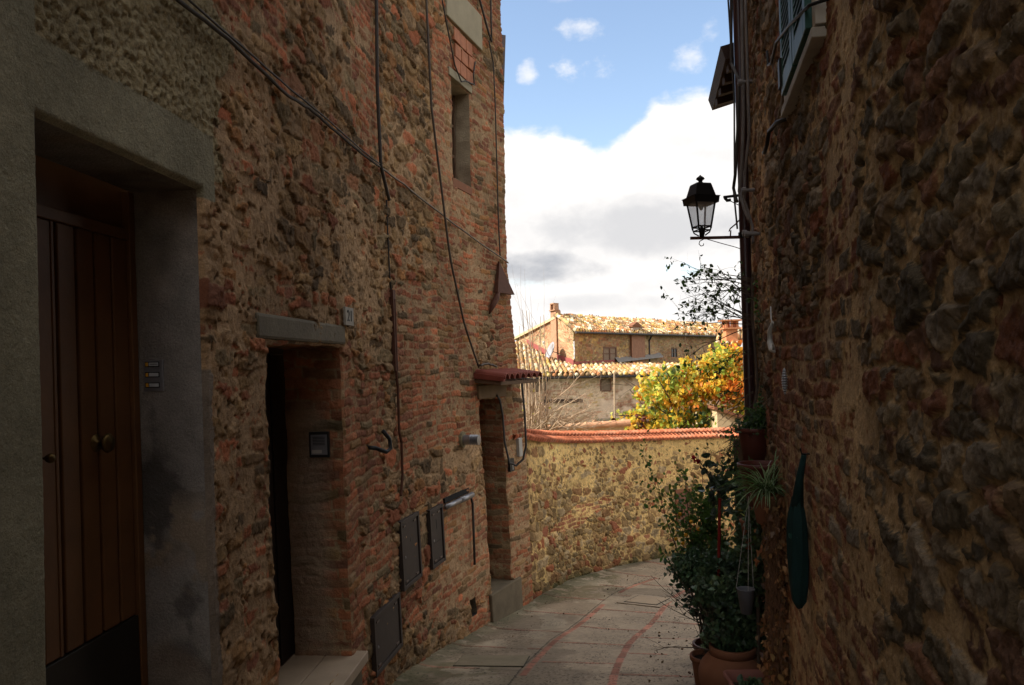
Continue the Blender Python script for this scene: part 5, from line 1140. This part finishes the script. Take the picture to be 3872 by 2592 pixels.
# rectangular planter with pink rim
t = thing('planter_box', (1.43, 4.85, zg(4.85)), 'red planter with a pale pink rim at the bottom right, in front of the urn', 'planter')
def rr(cx, cy, hx, hy, z, rad=.05, n=6):
    P = []
    for k, (sx, sy) in enumerate(((1, 1), (-1, 1), (-1, -1), (1, -1))):
        for i in range(n+1): th = math.pi/2*(k+i/n); P.append((cx+sx*(hx-rad)+rad*math.cos(th), cy+sy*(hy-rad)+rad*math.sin(th), z))
    return P
g5 = zg(4.85); L0 = [rr(1.47, 4.85, .12, .20, g5), rr(1.47, 4.85, .145, .23, -.445), rr(1.47, 4.85, .165, .25, -.435), rr(1.47, 4.85, .165, .25, -.41), rr(1.47, 4.85, .148, .232, -.41), rr(1.47, 4.85, .138, .222, -.48)]
mb = MB(); n = len(L0[0]); V = [q for l in L0[:2] for q in l]; mb.add(V, [(k, (k+1) % n, n+(k+1) % n, n+k) for k in range(n)]+[tuple(range(n))[::-1]]); mb.build('planter_body', M_redpot, t, True)
mb = MB(); V = [q for l in L0[1:] for q in l]; mb.add(V, [(j*n+k, j*n+(k+1) % n, (j+1)*n+(k+1) % n, (j+1)*n+k) for j in range(4) for k in range(n)]); mb.build('rim', M_pinkpot, t, True)
mb = MB(); mb.add(L0[5], [tuple(range(n))]); mb.build('soil', M_soil, t)
plant('low_plant', 'small dark leafy plant growing inside the pink rimmed planter', 'plant', (1.47, 4.85, -.48), lambda t: [(lambda mb: (clump_leaves(mb, (1.47, 4.85, -.45), (.11, .18, .035), 260, .05, DK, OVAL, 16, .3), mb.build('leaves', M_leafd, t)))(MB())])
# wall pots
t = pot('wall_pot', (1.72, 5.6, .80), .12, .075, .30, M_redpot, 'upper red brown pot fixed to the wall by the downpipe, right below the jasmine')
mb = MB(); mb.tube([(1.72, 5.72, .86), (1.83, 5.6, .86)], .008, 6); mb.build('pot_bracket', M_iron, t)
t = pot('wall_pot', (1.56, 4.98, .66), .14, .08, .27, M_redpot, 'wide red rimmed wall pot just behind the striped spider plant')
mb = MB(); mb.tube([(1.60, 5.0, .70), (1.70, 5.0, .70)], .008, 6); mb.build('pot_bracket', M_iron, t)
t = pot('wall_pot', (1.56, 5.2, .34), .075, .05, .19, M_terra, 'small terracotta wall pot half hidden behind the dried vine', n=20)
t = thing('hanging_pot', (1.45, 5.0, -.03), 'small grey pot hanging from white strings among the ivy', 'hanging pot')
mb = MB(); mb.lathe([(0, 0), (.035, 0), (.055, .15), (.058, .155), (.050, .155), (.045, .13), (0, .125)], (1.45, 5.0, -.02), 20); mb.build('pot_body', M_greypot, t, True)
mb = MB()
for a in (-.055, .0, .055): mb.tube([(1.45+a, 5.0+(.02 if a else -.05), .135), (1.47, 4.95, .72)], .0022, 5)
mb.tube([(1.47, 4.95, .72), (1.62, 4.95, .95)], .003, 5); mb.build('strings', M_white, t)
t = pot('wall_pot', (1.50, 4.66, .62), .10, .07, .17, M_terra, 'small terracotta wall pot from which the spider plant and the dried vine hang', n=20)
def spider(t):
    mb = MB(); o = Vector((1.50, 4.66, .80))
    for i in range(110):
        th = rd.uniform(0, 2*math.pi); e = rd.uniform(.3, 1.35); L = rd.uniform(.18, .36); d = Vector((math.cos(th)*math.cos(e)-.22, math.sin(th)*math.cos(e)-.1, math.sin(e))).normalized(); sx = d.cross(Vector((0, 0, 1))).normalized(); w_ = rd.uniform(.005, .009)
        V = []; q = o+Vector((rd.uniform(-.03, .03), rd.uniform(-.03, .03), 0)); n = 9; cc = rd.choice([(.10, .19, .05), (.07, .14, .04), (.14, .24, .07)]); ww = []
        for k in range(n+1):
            f = k/n; ww.append(w_*(1-f)**.5); V.append(q.copy()); d = (d+Vector((0, 0, -.16))).normalized(); q = q+d*L/n
        P = []; [P.extend([V[k]-sx*ww[k], V[k]-sx*ww[k]*.35-Vector((0, 0, .002)), V[k]+sx*ww[k]*.35-Vector((0, 0, .002)), V[k]+sx*ww[k]]) for k in range(n+1)]
        for s_, c_ in ((0, cc), (1, (.42, .48, .30)), (2, cc)):
            mb.add([P[4*k+s_+j] for k in range(n+1) for j in (0, 1)], [(2*k, 2*k+1, 2*k+3, 2*k+2) for k in range(n)], c_)
    mb.build('striped_leaves', M_leaf, t)
plant('spider_plant', 'spider plant with long arching striped leaves above the dried brown vine', 'spider plant', (1.50, 4.66, .79), spider)
def dried(t):
    mb = MB()
    for i in range(46):
        x = rd.uniform(-.085, .085); y = rd.uniform(-.1, .1); P = [Vector((1.53+x*.5, 4.60+y, .78))]; q = P[0]; z1 = rd.uniform(-.45, .4)
        while q.z > z1: q = q+Vector((rd.uniform(-.02, .02)+(.012 if q.x < 1.48 else -.012)+x*.04, rd.uniform(-.02, .02), -.05)); P.append(q)
        mb.tube(P, .0022, 4, caps=False)
    mb.build('dead_stems', mat('dead_stem', (.16, .08, .04)), t); mb = MB(); cl = [(.32, .15, .055), (.24, .11, .045), (.40, .22, .09), (.17, .08, .035)]
    for i in range(2600):
        z = rd.uniform(-.50, .80); f = (z+.5)/1.3; wd = .052+.03*math.sin(f*9)+.02*f; c = Vector((1.55-.03*math.sin(f*4)+rd.gauss(0, .5)*wd, 4.60+rd.gauss(0, .07), z)); leaf(mb, c, Vector((rd.uniform(-.6, .6), rd.uniform(-.6, .6), -1)), rd.uniform(.022, .050), vary(rd.choice(cl), .4), OVAL if i % 3 else LOBED, 1.1)
    mb.build('dead_leaves', M_leafd, t)
plant('dried_vine', 'long curtain of dried brown vine hanging down beside the closed parasol', 'dried vine', (1.5, 4.62, .7), dried)
def jas(t):
    mb = MB(); tips = []
    o = Vector((1.72, 5.75, .98))
    mb.tube([o, (1.80, 5.75, 1.4), (1.79, 5.80, 1.9), (1.80, 5.8, 2.2)], .010, 6)
    for i in range(16): branch(mb, Vector((1.80, 5.85, rd.uniform(1.75, 2.25))), Vector((-1, rd.uniform(-.2, .35), rd.uniform(-.2, .65))), rd.uniform(.32, .60), .0055, 2, .40, 4, -.10, tips, 7, 4, .6)
    for i in range(18): branch(mb, Vector((1.78, 5.8, rd.uniform(.95, 1.7))), Vector((-1, rd.uniform(-.2, .3), rd.uniform(-.7, .3))), rd.uniform(.22, .42), .0045, 2, .5, 3, -.2, tips, 7, 4, .6)
    mb.build('stems', M_bark, t); mb = MB()
    for q in tips:
        if rd.random() < .19: 
            for _ in range(rd.choice((1, 2, 3))): leaf(mb, q+rv()*.008, rv()+Vector((0, 0, -.5)), .034*rd.uniform(.6, 1.2), vary(rd.choice(DK+MG)), LANCE if rd.random() < .7 else OVAL)
    for c, r_, n_ in (((1.84, 5.62, 2.05), (.05, .14, .26), 520), ((1.84, 5.60, 1.75), (.05, .12, .25), 360), ((1.80, 5.6, 1.15), (.09, .16, .10), 420), ((1.72, 5.6, 1.12), (.10, .12, .07), 300), ((1.82, 5.6, 1.4), (.04, .1, .2), 160)): clump_leaves(mb, c, r_, n_, .032, MG+DK, OVAL, 20, .3)
    mb.build('leaves', M_leaf, t)
plant('jasmine_climber', 'fine twiggy climber growing from the upper wall pot up around the brown downpipe', 'climbing plant', (1.72, 5.75, .98), jas)
def fill(t):
    mb = MB(); clump_leaves(mb, (1.62, 5.35, .42), (.10, .25, .38), 1300, .045, DK+[(.05, .09, .03)], OVAL, 26, .28, .3); clump_leaves(mb, (1.55, 5.05, .50), (.07, .12, .16), 160, .05, [(.10, .15, .03), (.2, .2, .04)]+DK, OVAL, 12, .3, .3); mb.build('leaves', M_leafd, t)
    mb = MB(); mb.tube([(1.60, 5.3, .5), (1.62, 5.3, .1), (1.6, 5.3, -.86)], .012, 6); mb.build('stem', M_bark, t)
plant('leafy_shrub', 'dark leafy shrub filling the gap behind the wall pots', 'shrub', (1.6, 5.3, -.86), fill)
mb = MB(); mb.box((1.97, 6.75, -.2), (.16, .04, 2.2)); tag(mb.build('wooden_post', M_oldwood, None, bevel=.004), 'weathered wooden board standing beside the house corner under the upper pot', 'board')
# dead leaves and dirt on the paving
def debris():
    mb = MB()
    for i in range(260):
        x = rd.uniform(.95, 1.75); y = rd.uniform(6.2, 10.5); x += (y-6.2)*.22
        if i > 190: y = rd.uniform(6.2, 13); x = rd.uniform(-.6, 2)+max(0, y-9)*.4
        leaf(mb, Vector((x, y, zg(y)+.012)), Vector((rd.uniform(-1, 1), rd.uniform(-1, 1), .15)), rd.uniform(.012, .035), vary(rd.choice([(.10, .05, .025), (.05, .03, .02), (.16, .09, .03)])), OVAL, .4)
    tag(mb.build('leaf_litter', M_leafd, None), 'scattered dead leaves and crumbs on the paving beside the urn', 'leaf litter', kind='stuff')
debris()
